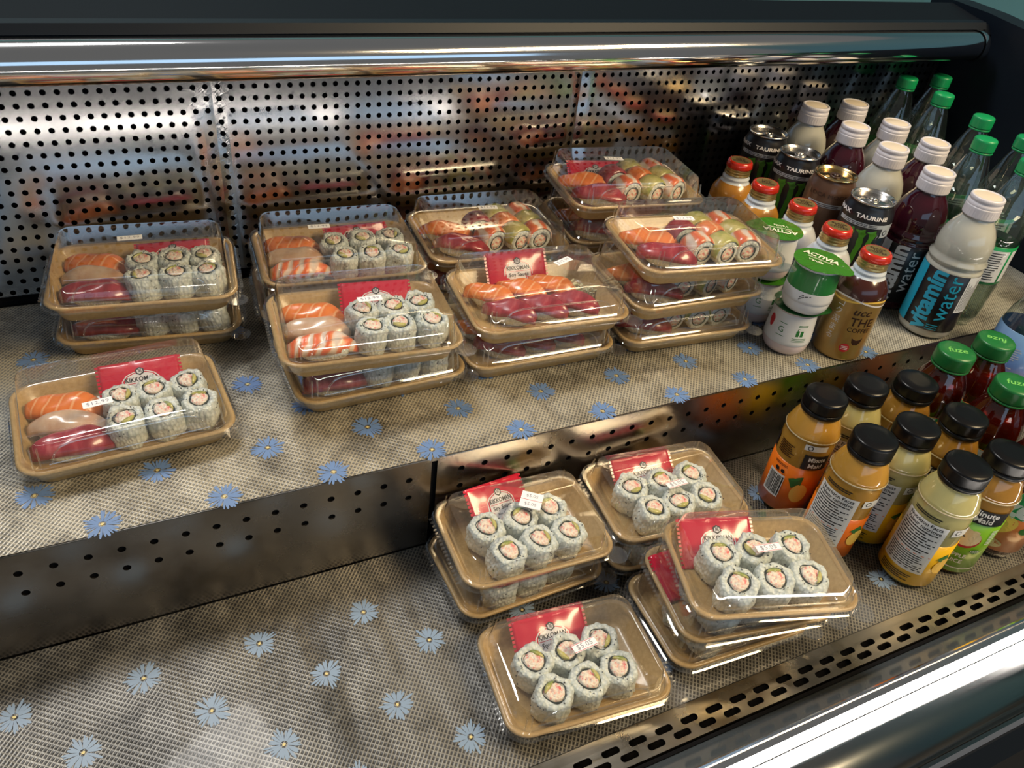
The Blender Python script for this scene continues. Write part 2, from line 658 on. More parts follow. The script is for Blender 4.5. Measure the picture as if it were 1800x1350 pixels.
hole = lambda a: (0.118 * cos(a), 0.118 * sin(a))
for xa, xb, bow in ((-24.0, 4.0, -0.05), (4.0, 22.0, -0.06), (22.0, 48.0, -0.05)):
    n = int(round((xb - xa) / 0.5))
    us = [xa + 0.25 + 0.5 * i for i in range(n)]
    vs = [ZU + 0.42 + 0.5 * j for j in range(22)]
    V, F = cells(us, vs, 0.5, 0.5, hole, 0.09, wall_fn(xa, xb, bow))
    cpart('perforated_panel', V, F, 'wall steel', label='perforated stainless back panel')
V, F = box(X0, X1, YW + 0.42, YW + 0.6, 4, 17)
cpart('back_liner', V, F, 'black gap')
V, F = box(X0, X1, YW - 0.25, YW + 0.3, ZU - 0.3, ZU + 0.14)
cpart('back_trim', V, F, 'black gap')

# upper deck, fascia
V, F = box(X0, X1, 20.32, YW, ZU - 0.25, ZU - 0.03)
cpart('upper_deck', V, F, 'shelf steel')
fh = lambda a: (0.135 * cos(a), 0.135 * sin(a))


def fascia(xa, xb, xstart, pitch):
    pf = lambda u, v, d: (u, 20.299 + d, v)
    k0 = math.ceil((xa + pitch / 2 - xstart) / pitch)
    us = []
    k = k0
    while xstart + k * pitch + pitch / 2 <= xb:
        us.append(xstart + k * pitch)
        k += 1
    z2, z1 = 3.0, 3.95
    V, F = cells(us, [z2, z1], pitch, 0.95, fh, 0.06, pf)
    ua, ub = us[0] - pitch / 2, us[-1] + pitch / 2
    parts = [(V, F)]
    for (a, b, c, d) in ((xa, xb, 0.0, z2 - 0.475), (xa, xb, z1 + 0.475, ZU), (xa, ua, z2 - 0.475, z1 + 0.475), (ub, xb, z2 - 0.475, z1 + 0.475)):
        if b - a > 1e-4:
            parts.append(([(a, 20.299, c), (b, 20.299, c), (b, 20.299, d), (a, 20.299, d)], [(0, 1, 2, 3)]))
    # rolled top lip
    parts.append(prism_x([(20.299, ZU - .05), (20.25, ZU - 0.07), (20.26, ZU - 0.02), (20.40, ZU - 0.008), (20.40, ZU - .05)], xa, xb))
    V, F, MI = join(parts)
    cpart('step_fascia', V, F, 'fascia steel', label='perforated riser between the two shelves')


fascia(X0, 8.62, -5.267, 1.0)
fascia(8.86, X1, 9.884, 0.992)
V, F = box(X0, X1, 20.42, 20.6, 0, ZU - 0.26)
cpart('fascia_backing', V, F, 'black gap')
V, F = box(X0, X1, 9.9, 20.5, -0.3, -0.04)
cpart('lower_deck', V, F, 'shelf steel')

# air grille with two staggered rows of slots
slot = lambda a: ((0.225 if cos(a) > 0 else -0.225) + 0.125 * cos(a), 0.125 * sin(a))
gp = 1.086
gz = lambda u, v, d: (u, v, 0.03 - d)
g0 = 15.65 - 36 * gp
V1, F1 = cells([g0 + gp * i for i in range(67)], [9.68], gp, 0.36, slot, 0.12, gz, nseg=16)
V2, F2 = cells([g0 - gp / 2 + gp * i for i in range(67)], [9.32], gp, 0.36, slot, 0.12, gz, nseg=16)
V, F, MI = join([(V1, F1), (V2, F2),
                 ([(X0, 9.86, 0.03), (X1, 9.86, 0.03), (X1, 10.22, 0.05), (X0, 10.22, 0.05)], [(0, 1, 2, 3)]),
                 ([(X0, 10.22, 0.05), (X1, 10.22, 0.05), (X1, 10.25, -0.1), (X0, 10.25, -0.1)], [(0, 1, 2, 3)]),
                 ([(X0, 9.02, 0.03), (X1, 9.02, 0.03), (X1, 9.14, 0.03), (X0, 9.14, 0.03)], [(0, 1, 2, 3)]),
                 ([(X0, 9.0, -0.4), (X1, 9.0, -0.4), (X1, 9.02, 0.03), (X0, 9.02, 0.03)], [(0, 1, 2, 3)])])
cpart('air_grille', V, F, 'grille steel', label='stainless air grille with slots')
V, F = box(X0, X1, 8.4, 10.1, -1.6, -0.9)
cpart('air_duct', V, F, 'black gap')

# front trim: inclined glass strip, chrome bead, lit strip, dark bumper
V, F = prism_x([(8.95, -0.6), (8.95, -0.02), (8.82, 0.0), (8.80, -0.6)], X0, X1)
cpart('glass_channel', V, F, 'black gap')
plastic('smeared glass', (0.72, 0.80, 0.80), 1.1, 0.09, 0.45, (0.30, 0.34, 0.37))
V, F = prism_x([(8.79, 0.0), (7.17, 3.0), (7.12, 2.96), (8.74, -0.06)], X0, X1)
cpart('glass_strip', V, F, 'smeared glass', label='smeared clear glass strip')


def smear():
    m = mat('smeared ledge', (0.12, 0.12, 0.13), 0.45, 0.0, 0.4)
    b = m.node_tree.nodes['Principled BSDF']
    v = coords(m, (0.35, 1.2, 1.2), (0, 0, 0.3))
    n = noise_tex(m, v, 1.0, 6, 0.7)
    c = ramp(m, n, [(0.3, (0.05, 0.055, 0.06)), (0.55, (0.12, 0.125, 0.13)), (0.75, (0.30, 0.32, 0.33))])
    L(m, c, b.inputs['Base Color'])


smear()
V, F = prism_x([(8.68, -0.10), (7.10, 2.85), (6.9, 2.6), (8.5, -0.4)], X0, X1)
cpart('ledge_plate', V, F, 'smeared ledge')
V, F = prism_x([(7.21, 2.8), (7.21, 3.02), (7.15, 3.07), (7.09, 3.02), (7.07, 2.6)], X0, X1)
cpart('chrome_bead', V, F, 'chrome')
V, F = prism_x([(7.09, 2.6), (7.09, 2.97), (6.85, 2.99), (6.85, 2.6)], X0, X1)
cpart('trim_channel', V, F, 'front trim steel')
V, F = prism_x([(6.85, 2.6), (6.85, 2.98), (6.70, 3.04), (6.55, 3.02), (6.53, 2.98), (6.51, 3.02), (6.40, 3.03), (6.26, 2.95), (6.26, 2.6)], X0, X1)
cpart('led_strip', V, F, 'led lens', label='glowing white strip light along the front edge')
V, F = box(X0, X1, 6.505, 6.555, 2.9, 3.03)
cpart('lens_joint', V, F, 'front trim steel')
pts = [(6.27, 2.2), (6.27, 2.93)]
for i in range(14):
    a = radians(80 + i * 9)
    pts.append((5.87 + 1.05 * cos(a), 1.95 + 0.98 * sin(a)))
pts += [(4.8, 1.2), (6.2, 1.2)]
V, F = prism_x(pts, X0, X1)
cpart('front_bumper', V, F, 'dark chrome', smooth=True, label='dark rounded front bumper')
V, F = prism_x([(4.85, 1.0), (4.82, 1.75), (4.68, 1.85), (4.55, 1.75), (4.55, 1.0)], X0, X1)
cpart('bumper_bead', V, F, 'chrome')
V, F = prism_x([(3.2, -8), (4.1, 0.5), (4.6, 1.5), (6.3, 2.4), (6.9, 2.5), (8.5, -0.5), (8.7, -8)], X0, X1)
cpart('front_panel', V, F, 'navy plastic')
V, F = box(X0, X1, 8.7, YW + 2.8, -31, -1.7)
cpart('base_cabinet', V, F, 'navy plastic')

# chrome light rail under the case top, with a round end cap
n = 28
prof = []
TY, TZ, TR = 33.0, 15.72, 0.80
V, F = [], []
for x in (X0, 47.0, 47.35, 47.45):
    rr = TR if x < 47.4 else TR * 0.8
    for i in range(n):
        a = 2 * pi * i / n
        V.append((x, TY + rr * cos(a), TZ + rr * sin(a)))
for j in range(3):
    for i in range(n):
        k = (i + 1) % n
        F.append((j * n + i, j * n + k, (j + 1) * n + k, (j + 1) * n + i))
F.append(tuple(range(3 * n, 4 * n)))
cpart('chrome_rail', V, F, 'chrome', smooth=True, label='polished round rail along the top')
V, F = [], []
for x, rr in ((47.0, 0.86), (47.3, 0.90), (47.42, 0.86), (47.42, 0.78)):
    for i in range(n):
        a = 2 * pi * i / n
        V.append((x, TY + rr * cos(a), TZ + rr * sin(a)))
for j in range(3):
    for i in range(n):
        k = (i + 1) % n
        F.append((j * n + i, j * n + k, (j + 1) * n + k, (j + 1) * n + i))
cpart('rail_end_ring', V, F, 'chrome', smooth=True)
V, F = prism_x([(33.2, 16.3), (33.6, 16.75), (34.2, 16.85), (36.6, 17.25), (36.9, 17.05), (36.9, 15.5), (35.9, 15.2), (33.9, 15.3)], X0, 49.3)
cpart('case_top', V, F, 'navy top')
V, F = prism_x([(33.55, 16.4), (33.3, 16.55), (33.5, 16.9), (33.9, 16.95), (33.9, 16.5)], X0, 48)
cpart('top_lip', V, F, 'navy plastic')

# right end panel with curved shoulder
prof = [(3.9, -8), (3.9, 2.0), (4.6, 4.0)]
for i in range(13):
    t = i / 12
    prof.append((5.0 + 31.5 * t, 4.5 + 12.9 * (1 - (1 - t) ** 1.9) ** 0.75))
prof += [(38.2, 17.3), (38.2, -8)]
V, F = prism_x(prof, X1, X1 + 1.6)
cpart('end_panel', V, F, 'navy plastic', label='dark moulded right end panel')


# liners with printed daisies
def liner(name, x0, x1, y0, y1, z, m, daisies, label, cornerx=None):
    nx, ny = int((x1 - x0) / 0.5), int((y1 - y0) / 0.5)
    P, F = grid2(x0, x1, y0, y1, nx, ny)
    amp = 0.05
    V = []
    for x, y in P:
        e = min(1, (y - y0) / 1.0, (y1 - y) / 1.0)
        V.append((x, y, z + 0.012 + amp * max(0, e) * 0.35 * max(0, noise.noise(Vector((x * 0.5, y * 0.22, z))) + 0.6)))
    root = empty(name, label, 'shelf liner', (0, 0, z))
    o = link('liner_sheet', mesh(name, V, F, m), root)
    o.location = (0, 0, -z * U)
    return root


UP = [(-2.65 + 3.8 * k - (0 if j % 2 == 0 else 1.93), 20.67 + 1.985 * j) for j in range(6) for k in range(-1, 10)]
LO = [(-4.37 + 3.83 * k - (0 if j % 2 == 0 else 1.9), 19.9 - 2.0 * j) for j in range(5) for k in range(-1, 11)]


def daisy_mesh(seed, blue='daisy blue'):
    rnd = random.Random(seed)
    V, F, MI = [], [], []
    n = 26
    for i in range(n):
        a = 2 * pi * i / n + rnd.uniform(-.09, .09)
        r = rnd.uniform(0.48, 0.67)
        wd = rnd.uniform(0.032, 0.058)
        z = 0.004 + 0.001 * (i % 3)
        pts = [(0.12, -0.02), (r * 0.7, -wd), (r * 0.93, -wd * 0.7), (r, 0), (r * 0.93, wd * 0.7), (r * 0.7, wd), (0.12, 0.02)]
        b = len(V)
        V += [(x * cos(a) - y * sin(a), x * sin(a) + y * cos(a), z) for x, y in pts]
        F.append(tuple(range(b, b + 7)))
        MI.append(0)
    p, f = ellipse2(0, 0, 0.06, 0.05, 10)
    b = len(V)
    V += [(x, y, 0.009) for x, y in p]
    F += [tuple(q + b for q in t) for t in f]
    MI += [1] * len(f)
    return mesh('daisy', V, F, [blue, 'daisy centre'], MI, False)


DM = [daisy_mesh(i) for i in range(3)]
DL = [daisy_mesh(i + 9, 'daisy pale') for i in range(3)]


def liner_h(x, y, z, y0, y1):
    e = min(1, (y - y0) / 1.0, (y1 - y) / 1.0)
    return z + 0.012 + 0.05 * max(0, e) * 0.35 * max(0, noise.noise(Vector((x * 0.5, y * 0.22, z))) + 0.6)


ul = liner('upper_shelf_liner', -5.9, X1 - 0.1, 20.28, 34.9, ZU, 'upper liner', UP, 'beige woven mesh liner printed with blue daisies on the upper shelf')
ll = liner('lower_shelf_liner', -13.9, X1 - 0.1, 10.26, 20.25, 0.0, 'lower liner', LO, 'grey woven mesh liner printed with blue daisies on the lower shelf')
for root, pts, z, y0, y1 in ((ul, UP, ZU, 20.28, 34.9), (ll, LO, 0.0, 10.26, 20.25)):
    for i, (x, y) in enumerate(pts):
        if x < -5.3 and z > 1 or y > y1 - 0.5 or x > 47 or x < -13.3:
            continue
        o = link('printed_daisy', (DM if z > 1 else DL)[i % 3], root)
        yy = max(y, y0 + 0.42)
        o.location = (x * U, y * U, (liner_h(x, y, z, y0, y1) - z + 0.012) * U)
        o.rotation_euler = (0, 0, i * 0.9)

# ================================================================== SUSHI TRAYS
def rrect(hx, hy, r, n=6):
    """rounded rectangle ring, counter-clockwise, 4*(n+1) points"""
    out = []
    for sx, sy, a0 in ((1, 1, 0), (-1, 1, pi / 2), (-1, -1, pi), (1, -1, 1.5 * pi)):
        for i in range(n + 1):
            a = a0 + pi / 2 * i / n
            out.append((sx * (hx - r) + r * cos(a), sy * (hy - r) + r * sin(a)))
    return out


def loft(rings, cap0=True, cap1=True):
    n = len(rings[0])
    V = [p for r in rings for p in r]
    F = []
    for j in range(len(rings) - 1):
        for i in range(n):
            k = (i + 1) % n
            F.append((j * n + i, j * n + k, (j + 1) * n + k, (j + 1) * n + i))
    if cap0:
        F.append(tuple(reversed(range(n))))
    if cap1:
        F.append(tuple(range((len(rings) - 1) * n, len(rings) * n)))
    return V, F


def ring(hx, hy, r, z, n=6):
    return [(x, y, z) for x, y in rrect(hx, hy, r, n)]


def tube(path, r, seg=6, closed=False):
    V, F = [], []
    n = len(path)
    for i, p in enumerate(path):
        a = Vector(path[max(0, i - 1)])
        b = Vector(path[min(n - 1, i + 1)])
        t = (b - a).normalized()
        s = t.cross(Vector((0, 0, 1)))
        if s.length < 1e-3:
            s = Vector((1, 0, 0))
        s.normalize()
        q = s.cross(t)
        for k in range(seg):
            an = 2 * pi * k / seg
            V.append(tuple(Vector(p) + s * (r * cos(an)) + q * (r * sin(an))))
    for j in range(n - 1):
        for i in range(seg):
            k = (i + 1) % seg
            F.append((j * seg + i, j * seg + k, (j + 1) * seg + k, (j + 1) * seg + i))
    return V, F


DIM = {'L': dict(hx=3.56, hy=2.58, r=0.85, h=0.88, top=1.93), 'S': dict(hx=3.13, hy=2.20, r=0.8, h=0.82, top=1.66)}


def tray_meshes(k):
    d = DIM[k]
    hx, hy, r, h, top = d['hx'], d['hy'], d['r'], d['h'], d['top']
    rings = [ring(hx - .56, hy - .56, r - .35, 0.0), ring(hx - .44, hy - .44, r - .25, 0.05), ring(hx - .20, hy - .20, r - .08, h - .20),
             ring(hx - .16, hy - .16, r - .06, h - .14), ring(hx - .03, hy - .03, r, h - .12), ring(hx, hy, r, h - .07), ring(hx - .03, hy - .03, r, h),
             ring(hx - .10, hy - .10, r - .04, h + .01), ring(hx - .20, hy - .20, r - .1, h - .05), ring(hx - .46, hy - .46, r - .2, 0.20), ring(hx - .60, hy - .60, r - .35, 0.10)]
    V, F = loft(rings)
    base = mesh('tray_base', V, F, 'kraft board')
    # lid: skirt over the rim, shoulder, raised dome
    e = 0.05
    rings = [ring(hx + .12, hy + .11, r + .08, h - .20), ring(hx + e, hy + e, r, h - .17), ring(hx + e, hy + e, r, h + .05), ring(hx - .12, hy - .12, r - .1, h + .07),
             ring(hx - .20, hy - .20, r - .12, h + .04), ring(hx - .26, hy - .26, r - .14, h + .10), ring(hx - .40, hy - .34, r - .22, top - .14), ring(hx - .44, hy - .38, r - .25, top - .03),
             ring(hx - .56, hy - .50, r - .3, top), ]
    # step corners: chamfered, nibbled corners as on pressed lids
    parts = [loft(rings, False, True)]
    # embossed arch on front and back walls, and corner posts
    z0, z1 = h + 0.12, top - 0.10
    for sgn in (-1, 1):
        def P(x, t):
            yy = (hy - .26) + ((hy - .34) - (hy - .26)) * ((z0 + (z1 - z0) * t - (h + .10)) / (top - .14 - h - .10))
            return (x, sgn * (yy + 0.025), z0 + (z1 - z0) * t)
        xa = hx - 1.1
        path = [P(-xa, 0.0), P(-xa + .04, .25), P(-xa + .14, .5), P(-xa + .34, .72), P(-xa + .6, .82), P(-xa + .9, .85), P(0, .86), P(xa - .9, .85), P(xa - .6, .82), P(xa - .34, .72), P(xa - .14, .5), P(xa - .04, .25), P(xa, 0)]
        parts.append(tube(path, 0.035))
        parts.append(tube([P(-xa - .1, .02), P(xa + .1, .02)], 0.03))
        for sx in (-1, 1):
            parts.append(tube([P(sx * (xa + .35), 0), P(sx * (xa + .33), .9)], 0.03))
            parts.append(tube([P(sx * (xa + .58), 0), P(sx * (xa + .53), .9)], 0.03))
    # ridged hinge edges left and right
    for sx in (-1, 1):
        for i in range(18):
            y = -1.6 + 3.2 * i / 17
            v, f = box(sx * (hx + .08), sx * (hx + .2), y - .03, y + .03, h - .19, h - .12)
            parts.append((v, f))
    # opening tab at the front right corner
    tb = [(hx - .1 + .42 * cos(a), -hy + .02 + .42 * sin(a)) for a in [2 * pi * i / 16 for i in range(16)]]
    v = [(x, y, h - .2) for x, y in tb] + [(x, y, h - .17) for x, y in tb]
    f = [tuple(range(16, 32)), tuple(reversed(range(16)))] + [(i, (i + 1) % 16, 16 + (i + 1) % 16, 16 + i) for i in range(16)]
    parts.append((v, f))
    V, F, MI = join(parts)
    lid = mesh('lid', V, F, 'clear lid')
    return base, lid


TM = {k: tray_meshes(k) for k in 'LS'}
def sharpen(me, ang=30):
    bm = bmesh.new()
    bm.from_mesh(me)
    for e in bm.edges:
        if len(e.link_faces) == 2 and e.calc_face_angle(0) > radians(ang):
            e.smooth = False
    bm.to_mesh(me)
    bm.free()


for k in 'LS':
    sharpen(TM[k][1], 28)


def sticker(w_, h_, text):
    P, F = grid2(-w_ / 2, w_ / 2, -h_ / 2, h_ / 2, 2, 1)
    v, f = box(-w_ / 2, w_ / 2, -h_ / 2, h_ / 2, 0, 0.012)
    return mesh('price_sticker', v, f, 'sticker paper', smooth=False), text


ST_ME = {}
for key, (w_, h_, t, sz) in {'L': (0.95, 0.34, '$12.99', 0.25), 'S': (0.95, 0.34, '$5.05', 0.27), 'D': (0.85, 0.85, '$5.05', 0.22)}.items():
    v, f = box(-w_ / 2, w_ / 2, -h_ / 2, h_ / 2, 0, 0.012)
    a = mesh('price_sticker', v, f, 'sticker paper', smooth=False)
    parts = []
    if key == 'D':
        for yy in (0.22, -0.22):
            p, q = text_pts(t, sz, 0, yy)
            parts.append(flat(p, q, 0.016))
        p, q = grid2(-w_ / 2, w_ / 2, -0.012, 0.012, 1, 1)
        parts.append(flat(p, q, 0.015) + (1,))
    else:
        p, q = text_pts(t, sz, 0, 0.0, spacing=1.1)
        parts.append(flat(p, q, 0.016))
        if key == 'S':
            for yy in (0.145, -0.145):
                p, q = grid2(-w_ / 2, w_ / 2, yy - .01, yy + .01, 1, 1)
                parts.append(flat(p, q, 0.015) + (1,))
    V, F, MI = join(parts)
    b = mesh('price', V, F, ['sticker ink', 'sticker red'], MI, False)
    ST_ME[key] = (a, b)

# ---- sushi pieces -------------------------------------------------------
def nz(x, y, z, s):
    return noise.noise(Vector((x * 3.1 + s * 7.7, y * 3.1 - s * 3.3, z * 3.1 + s)))


def roll_meshes(seed):
    """inside-out roll slice standing on its cut face: rice, seaweed ring, crab filling, avocado"""
    rnd = random.Random(seed)
    seg = 34
    ro, ri, H = 0.65, 0.36, 1.0
    prof = [(0.0, 0.0), (ro * .8, 0.0), (ro * .97, .06), (ro, .2), (ro, .36), (ro, .52), (ro, .68), (ro * .99, .82), (ro * .95, .92), (ro * .86, .985), (ro * .74, 1.0), (ri + .03, .985), (ri, .93), (ri * .9, .85)]

    def rf(r, z, a):
        sq = 1 + 0.045 * cos(4 * a + seed)
        return r * sq
    V, F = lathe(prof, seg, rfun=rf)
    V2 = []
    for i, (x, y, z) in enumerate(V):
        rr = sqrt(x * x + y * y)
        n1 = nz(x * 1.1, y * 1.1, z * 1.1, seed) + 0.6 * nz(x * 2.8, y * 2.8, z * 2.8, seed + 5)
        k = 0.085 * n1 if rr > ri * .97 else 0.015 * n1
        if rr > 1e-4:
            x += x / rr * k
            y += y / rr * k
        if z > 0.9:
            z += 0.08 * n1
        V2.append((x, y, max(0, z)))
    rice = mesh('rice', V2, F, 'rice')
    # seaweed ring
    V, F = lathe([(ri + .004, .80), (ri + .004, .99), (ri - .012, .99), (ri - .012, .80)], 28, rfun=lambda r, z, a: r * (1 + 0.07 * cos(2 * a + seed) + 0.03 * sin(5 * a + seed)) + (0.02 * sin(3 * a) if z > .9 else 0))
    nori = mesh('seaweed_ring', V, F, 'nori')
    # crab: lumpy dome
    V, F = [(0, 0, 1.04)], []
    R_ = 7
    for j in range(1, R_ + 1):
        for i in range(20):
            a = 2 * pi * i / 20
            r = ri * 0.96 * j / R_
            x, y = r * cos(a) * (1 + .05 * cos(2 * a + seed)), r * sin(a) * (1 + .05 * cos(2 * a + seed))
            z = 0.99 + 0.05 * (1 - (j / R_) ** 2) + 0.075 * nz(x * 4, y * 4, 1, seed + 3) - (0.12 if j == R_ else 0)
            V.append((x, y, z))
    for i in range(20):
        F.append((0, 1 + i, 1 + (i + 1) % 20))
    for j in range(R_ - 1):
        for i in range(20):
            k = (i + 1) % 20
            F.append((1 + j * 20 + i, 1 + (j + 1) * 20 + i, 1 + (j + 1) * 20 + k, 1 + j * 20 + k))
    crab = mesh('crab_filling', V, F, 'crab')
    # avocado crescent wedge
    a0 = rnd.uniform(0, 2 * pi)
    V, F = [], []
    n = 9
    for i in range(n + 1):
        a = a0 - 0.85 + 1.7 * i / n
        thick = 0.155 * sin(pi * (i + .6) / (n + 1.2))
        for r, z in ((ri * .93, .93), (ri * .93, 1.035), (ri * .93 - thick, 1.07), (ri * .93 - thick, .93)):
            V.append((r * cos(a), r * sin(a), z))
    for i in range(n):
        for k in range(4):
            k2 = (k + 1) % 4
            F.append((i * 4 + k, (i + 1) * 4 + k, (i + 1) * 4 + k2, i * 4 + k2))
    F += [(0, 1, 2, 3), tuple(n * 4 + q for q in (3, 2, 1, 0))]
    avo = mesh('avocado', V, F, 'avocado')
    # black sesame seeds
    V, F = [], []
    for _ in range(22):
        a, z = rnd.uniform(0, 2 * pi), rnd.uniform(.1, .95)
        c = Vector(((ro * 1.02) * cos(a) * (1 + .045 * cos(4 * a + seed)), (ro * 1.02) * sin(a) * (1 + .045 * cos(4 * a + seed)), z))
        if rnd.random() < .3:
            rr = rnd.uniform(.42, .52)
            c = Vector((rr * cos(a), rr * sin(a), 1.02))
        t = Vector((rnd.uniform(-1, 1), rnd.uniform(-1, 1), rnd.uniform(-1, 1))).normalized()
        s = t.orthogonal().normalized()
        q = t.cross(s)
        b = len(V)
        V += [tuple(c + t * .042), tuple(c - t * .042), tuple(c + s * .022), tuple(c - s * .022), tuple(c + q * .022), tuple(c - q * .022)]
        F += [tuple(b + k for k in f) for f in ((0, 2, 4), (0, 4, 3), (0, 3, 5), (0, 5, 2), (1, 4, 2), (1, 3, 4), (1, 5, 3), (1, 2, 5))]
    ses = mesh('sesame_seeds', V, F, 'sesame', smooth=False)
    return [('rice', rice), ('seaweed_ring', nori), ('crab_filling', crab), ('avocado', avo), ('sesame_seeds', ses)]


ROLLS = [roll_meshes(s) for s in range(1, 8)]


def nigiri_meshes(kind, seed):
    # rice pad
    V, F = [], []
    nu, nv = 22, 9
    for j in range(nv + 1):
        t = j / nv
        zz = 0.70 * t
        sc = (sin(pi * (0.18 + 0.64 * t))) ** 0.6
        for i in range(nu):
            a = 2 * pi * i / nu
            ca, sa = cos(a), sin(a)
            x = 1.12 * sc * abs(ca) ** .8 * (1 if ca > 0 else -1)
            y = 0.57 * sc * abs(sa) ** .8 * (1 if sa > 0 else -1)
            k = 1 + 0.10 * nz(x, y, zz, seed)
            V.append((x * k, y * k, zz))
    for j in range(nv):
        for i in range(nu):
            k = (i + 1) % nu
            F.append((j * nu + i, j * nu + k, (j + 1) * nu + k, (j + 1) * nu + i))
    F.append(tuple(reversed(range(nu))))
    F.append(tuple(nv * nu + i for i in range(nu)))
    pad = mesh('rice', V, F, 'rice')
    # draped slice
    nu, nv = 22, 12
    V, F = [], []
    def top(u, v, off):
        x = 1.42 * u
        wd = 0.68 * (1 - abs(u) ** 3.0 * 0.62) * (1 + .06 * sin(u * 3 + seed))
        y = wd * v
        z = 0.78 - 0.30 * abs(u) ** 2.2 - 0.30 * abs(v) ** 2.6 + (0.05 * v * sin(seed * 2 + 1)) + 0.15 * noise.noise(Vector((u * 1.3 + seed, v * 1.2, seed * 2.0)))
        if kind == 'shrimp':
            z += 0.035 * sin(u * 16) * (1 - abs(v))
            wd2 = 1 - 0.35 * max(0, u)
            y *= wd2
        return (x, y + .06 * sin(u * 2.2 + seed), z + off)
    for off in (0.15, 0.0):
        for j in range(nv + 1):
            for i in range(nu + 1):
                u, v = -1 + 2 * i / nu, -1 + 2 * j / nv
                s = 0.94 if off == 0.0 else 1
                p = top(u * s if off == 0 else u, v * s if off == 0 else v, off * (1 - max(abs(u), abs(v)) ** 6 * .75))
                V.append(p)
    n = (nu + 1) * (nv + 1)
    for j in range(nv):
        for i in range(nu):
            q = (j * (nu + 1) + i, j * (nu + 1) + i + 1, (j + 1) * (nu + 1) + i + 1, (j + 1) * (nu + 1) + i)
            F.append(q)
            F.append(tuple(n + k for k in reversed(q)))
    bd = [i for i in range(nu + 1)] + [(j + 1) * (nu + 1) - 1 for j in range(1, nv + 1)] + [nv * (nu + 1) + i for i in range(nu - 1, -1, -1)] + [j * (nu + 1) for j in range(nv - 1, 0, -1)]
    for a, b in zip(bd, bd[1:] + bd[:1]):
        F.append((a, n + a, n + b, b))
    sl = mesh('fish_slice' if kind != 'shrimp' else 'shrimp', V, F, {'salmon': 'salmon', 'tuna': 'tuna', 'white': 'white fish', 'shrimp': 'shrimp'}[kind])
    return [('rice', pad), ('shrimp' if kind == 'shrimp' else 'fish_slice', sl)]


NIG = {(k, s): nigiri_meshes(k, s) for k in ('salmon', 'tuna', 'white', 'shrimp') for s in (0, 1, 2)}


def rainbow_meshes(kind, seed):
    """roll slice lying with its cut faces front and back, topping draped over it; axis along Y"""
    def lay(V):
        return [(x, (z - .5) * .92, y + 0.50) for x, y, z in V]
    seg = 30
    ro, ri = 0.50, 0.29
    prof = [(ri * .8, .06), (ri, .03), (ri + .05, 0), (ro * .85, 0), (ro, .08), (ro, .35), (ro, .65), (ro, .92), (ro * .85, 1), (ri + .05, 1), (ri, .97), (ri * .8, .94)]
    V, F = lathe(prof, seg)
    V = [(x * (1 + .07 * nz(x, y, z, seed)), y * (1 + .07 * nz(x, y, z, seed)), z) for x, y, z in V]
    out = [('rice', mesh('rice', lay(V), F, 'rice'))]
    V, F = lathe([(ri + .02, .2), (ri + .02, -.005), (ri - .015, -.005), (ri - .015, .2)], 24)
    out.append(('seaweed_ring', mesh('seaweed_ring', lay(V), F, 'nori')))
    P, F = ellipse2(0, 0, ri, ri, 20)
    V = [(x, y, .04 + .05 * nz(x * 3, y * 3, 0, seed)) for x, y in P] + [(x, y, .96) for x, y in P]
    nP = len(P)
    F2 = [tuple(reversed(f)) for f in F] + [tuple(nP + k for k in f) for f in F]
    F2 += [(i, (i + 1) % 20, nP + (i + 1) % 20, nP + i) for i in range(20)]
    out.append(('crab_filling', mesh('crab_filling', lay(V), F2, 'crab')))
    # topping shell over the upper two thirds
    na, nl = 16, 6
    V, F = [], []
    for off in (0.0, 1.0):
        for j in range(nl + 1):
            for i in range(na + 1):
                a = radians(-8) + radians(196) * i / na
                e = 1 - max(abs(2 * i / na - 1), abs(2 * j / nl - 1)) ** 5
                r = ro + .01 + off * (0.03 + 0.09 * e) + .02 * noise.noise(Vector((i * .5, j * .5, seed)))
                V.append((r * cos(a), r * sin(a), j / nl))
    n = (na + 1) * (nl + 1)
    for j in range(nl):
        for i in range(na):
            q = (j * (na + 1) + i, j * (na + 1) + i + 1, (j + 1) * (na + 1) + i + 1, (j + 1) * (na + 1) + i)
            F.append(tuple(reversed(q)))
            F.append(tuple(n + k for k in q))
    bd = [i for i in range(na + 1)] + [(j + 1) * (na + 1) - 1 for j in range(1, nl + 1)] + [nl * (na + 1) + i for i in range(na - 1, -1, -1)] + [j * (na + 1) for j in range(nl - 1, 0, -1)]
    for a, b in zip(bd, bd[1:] + bd[:1]):
        F.append((a, b, n + b, n + a))
    out.append(('topping', mesh('topping', lay(V), F, {'salmon': 'salmon', 'tuna': 'tuna', 'shrimp': 'shrimp', 'avocado': 'avocado'}[kind])))
    return out


RB = {(k, s): rainbow_meshes(k, s) for k in ('salmon', 'tuna', 'shrimp', 'avocado') for s in (0, 1)}


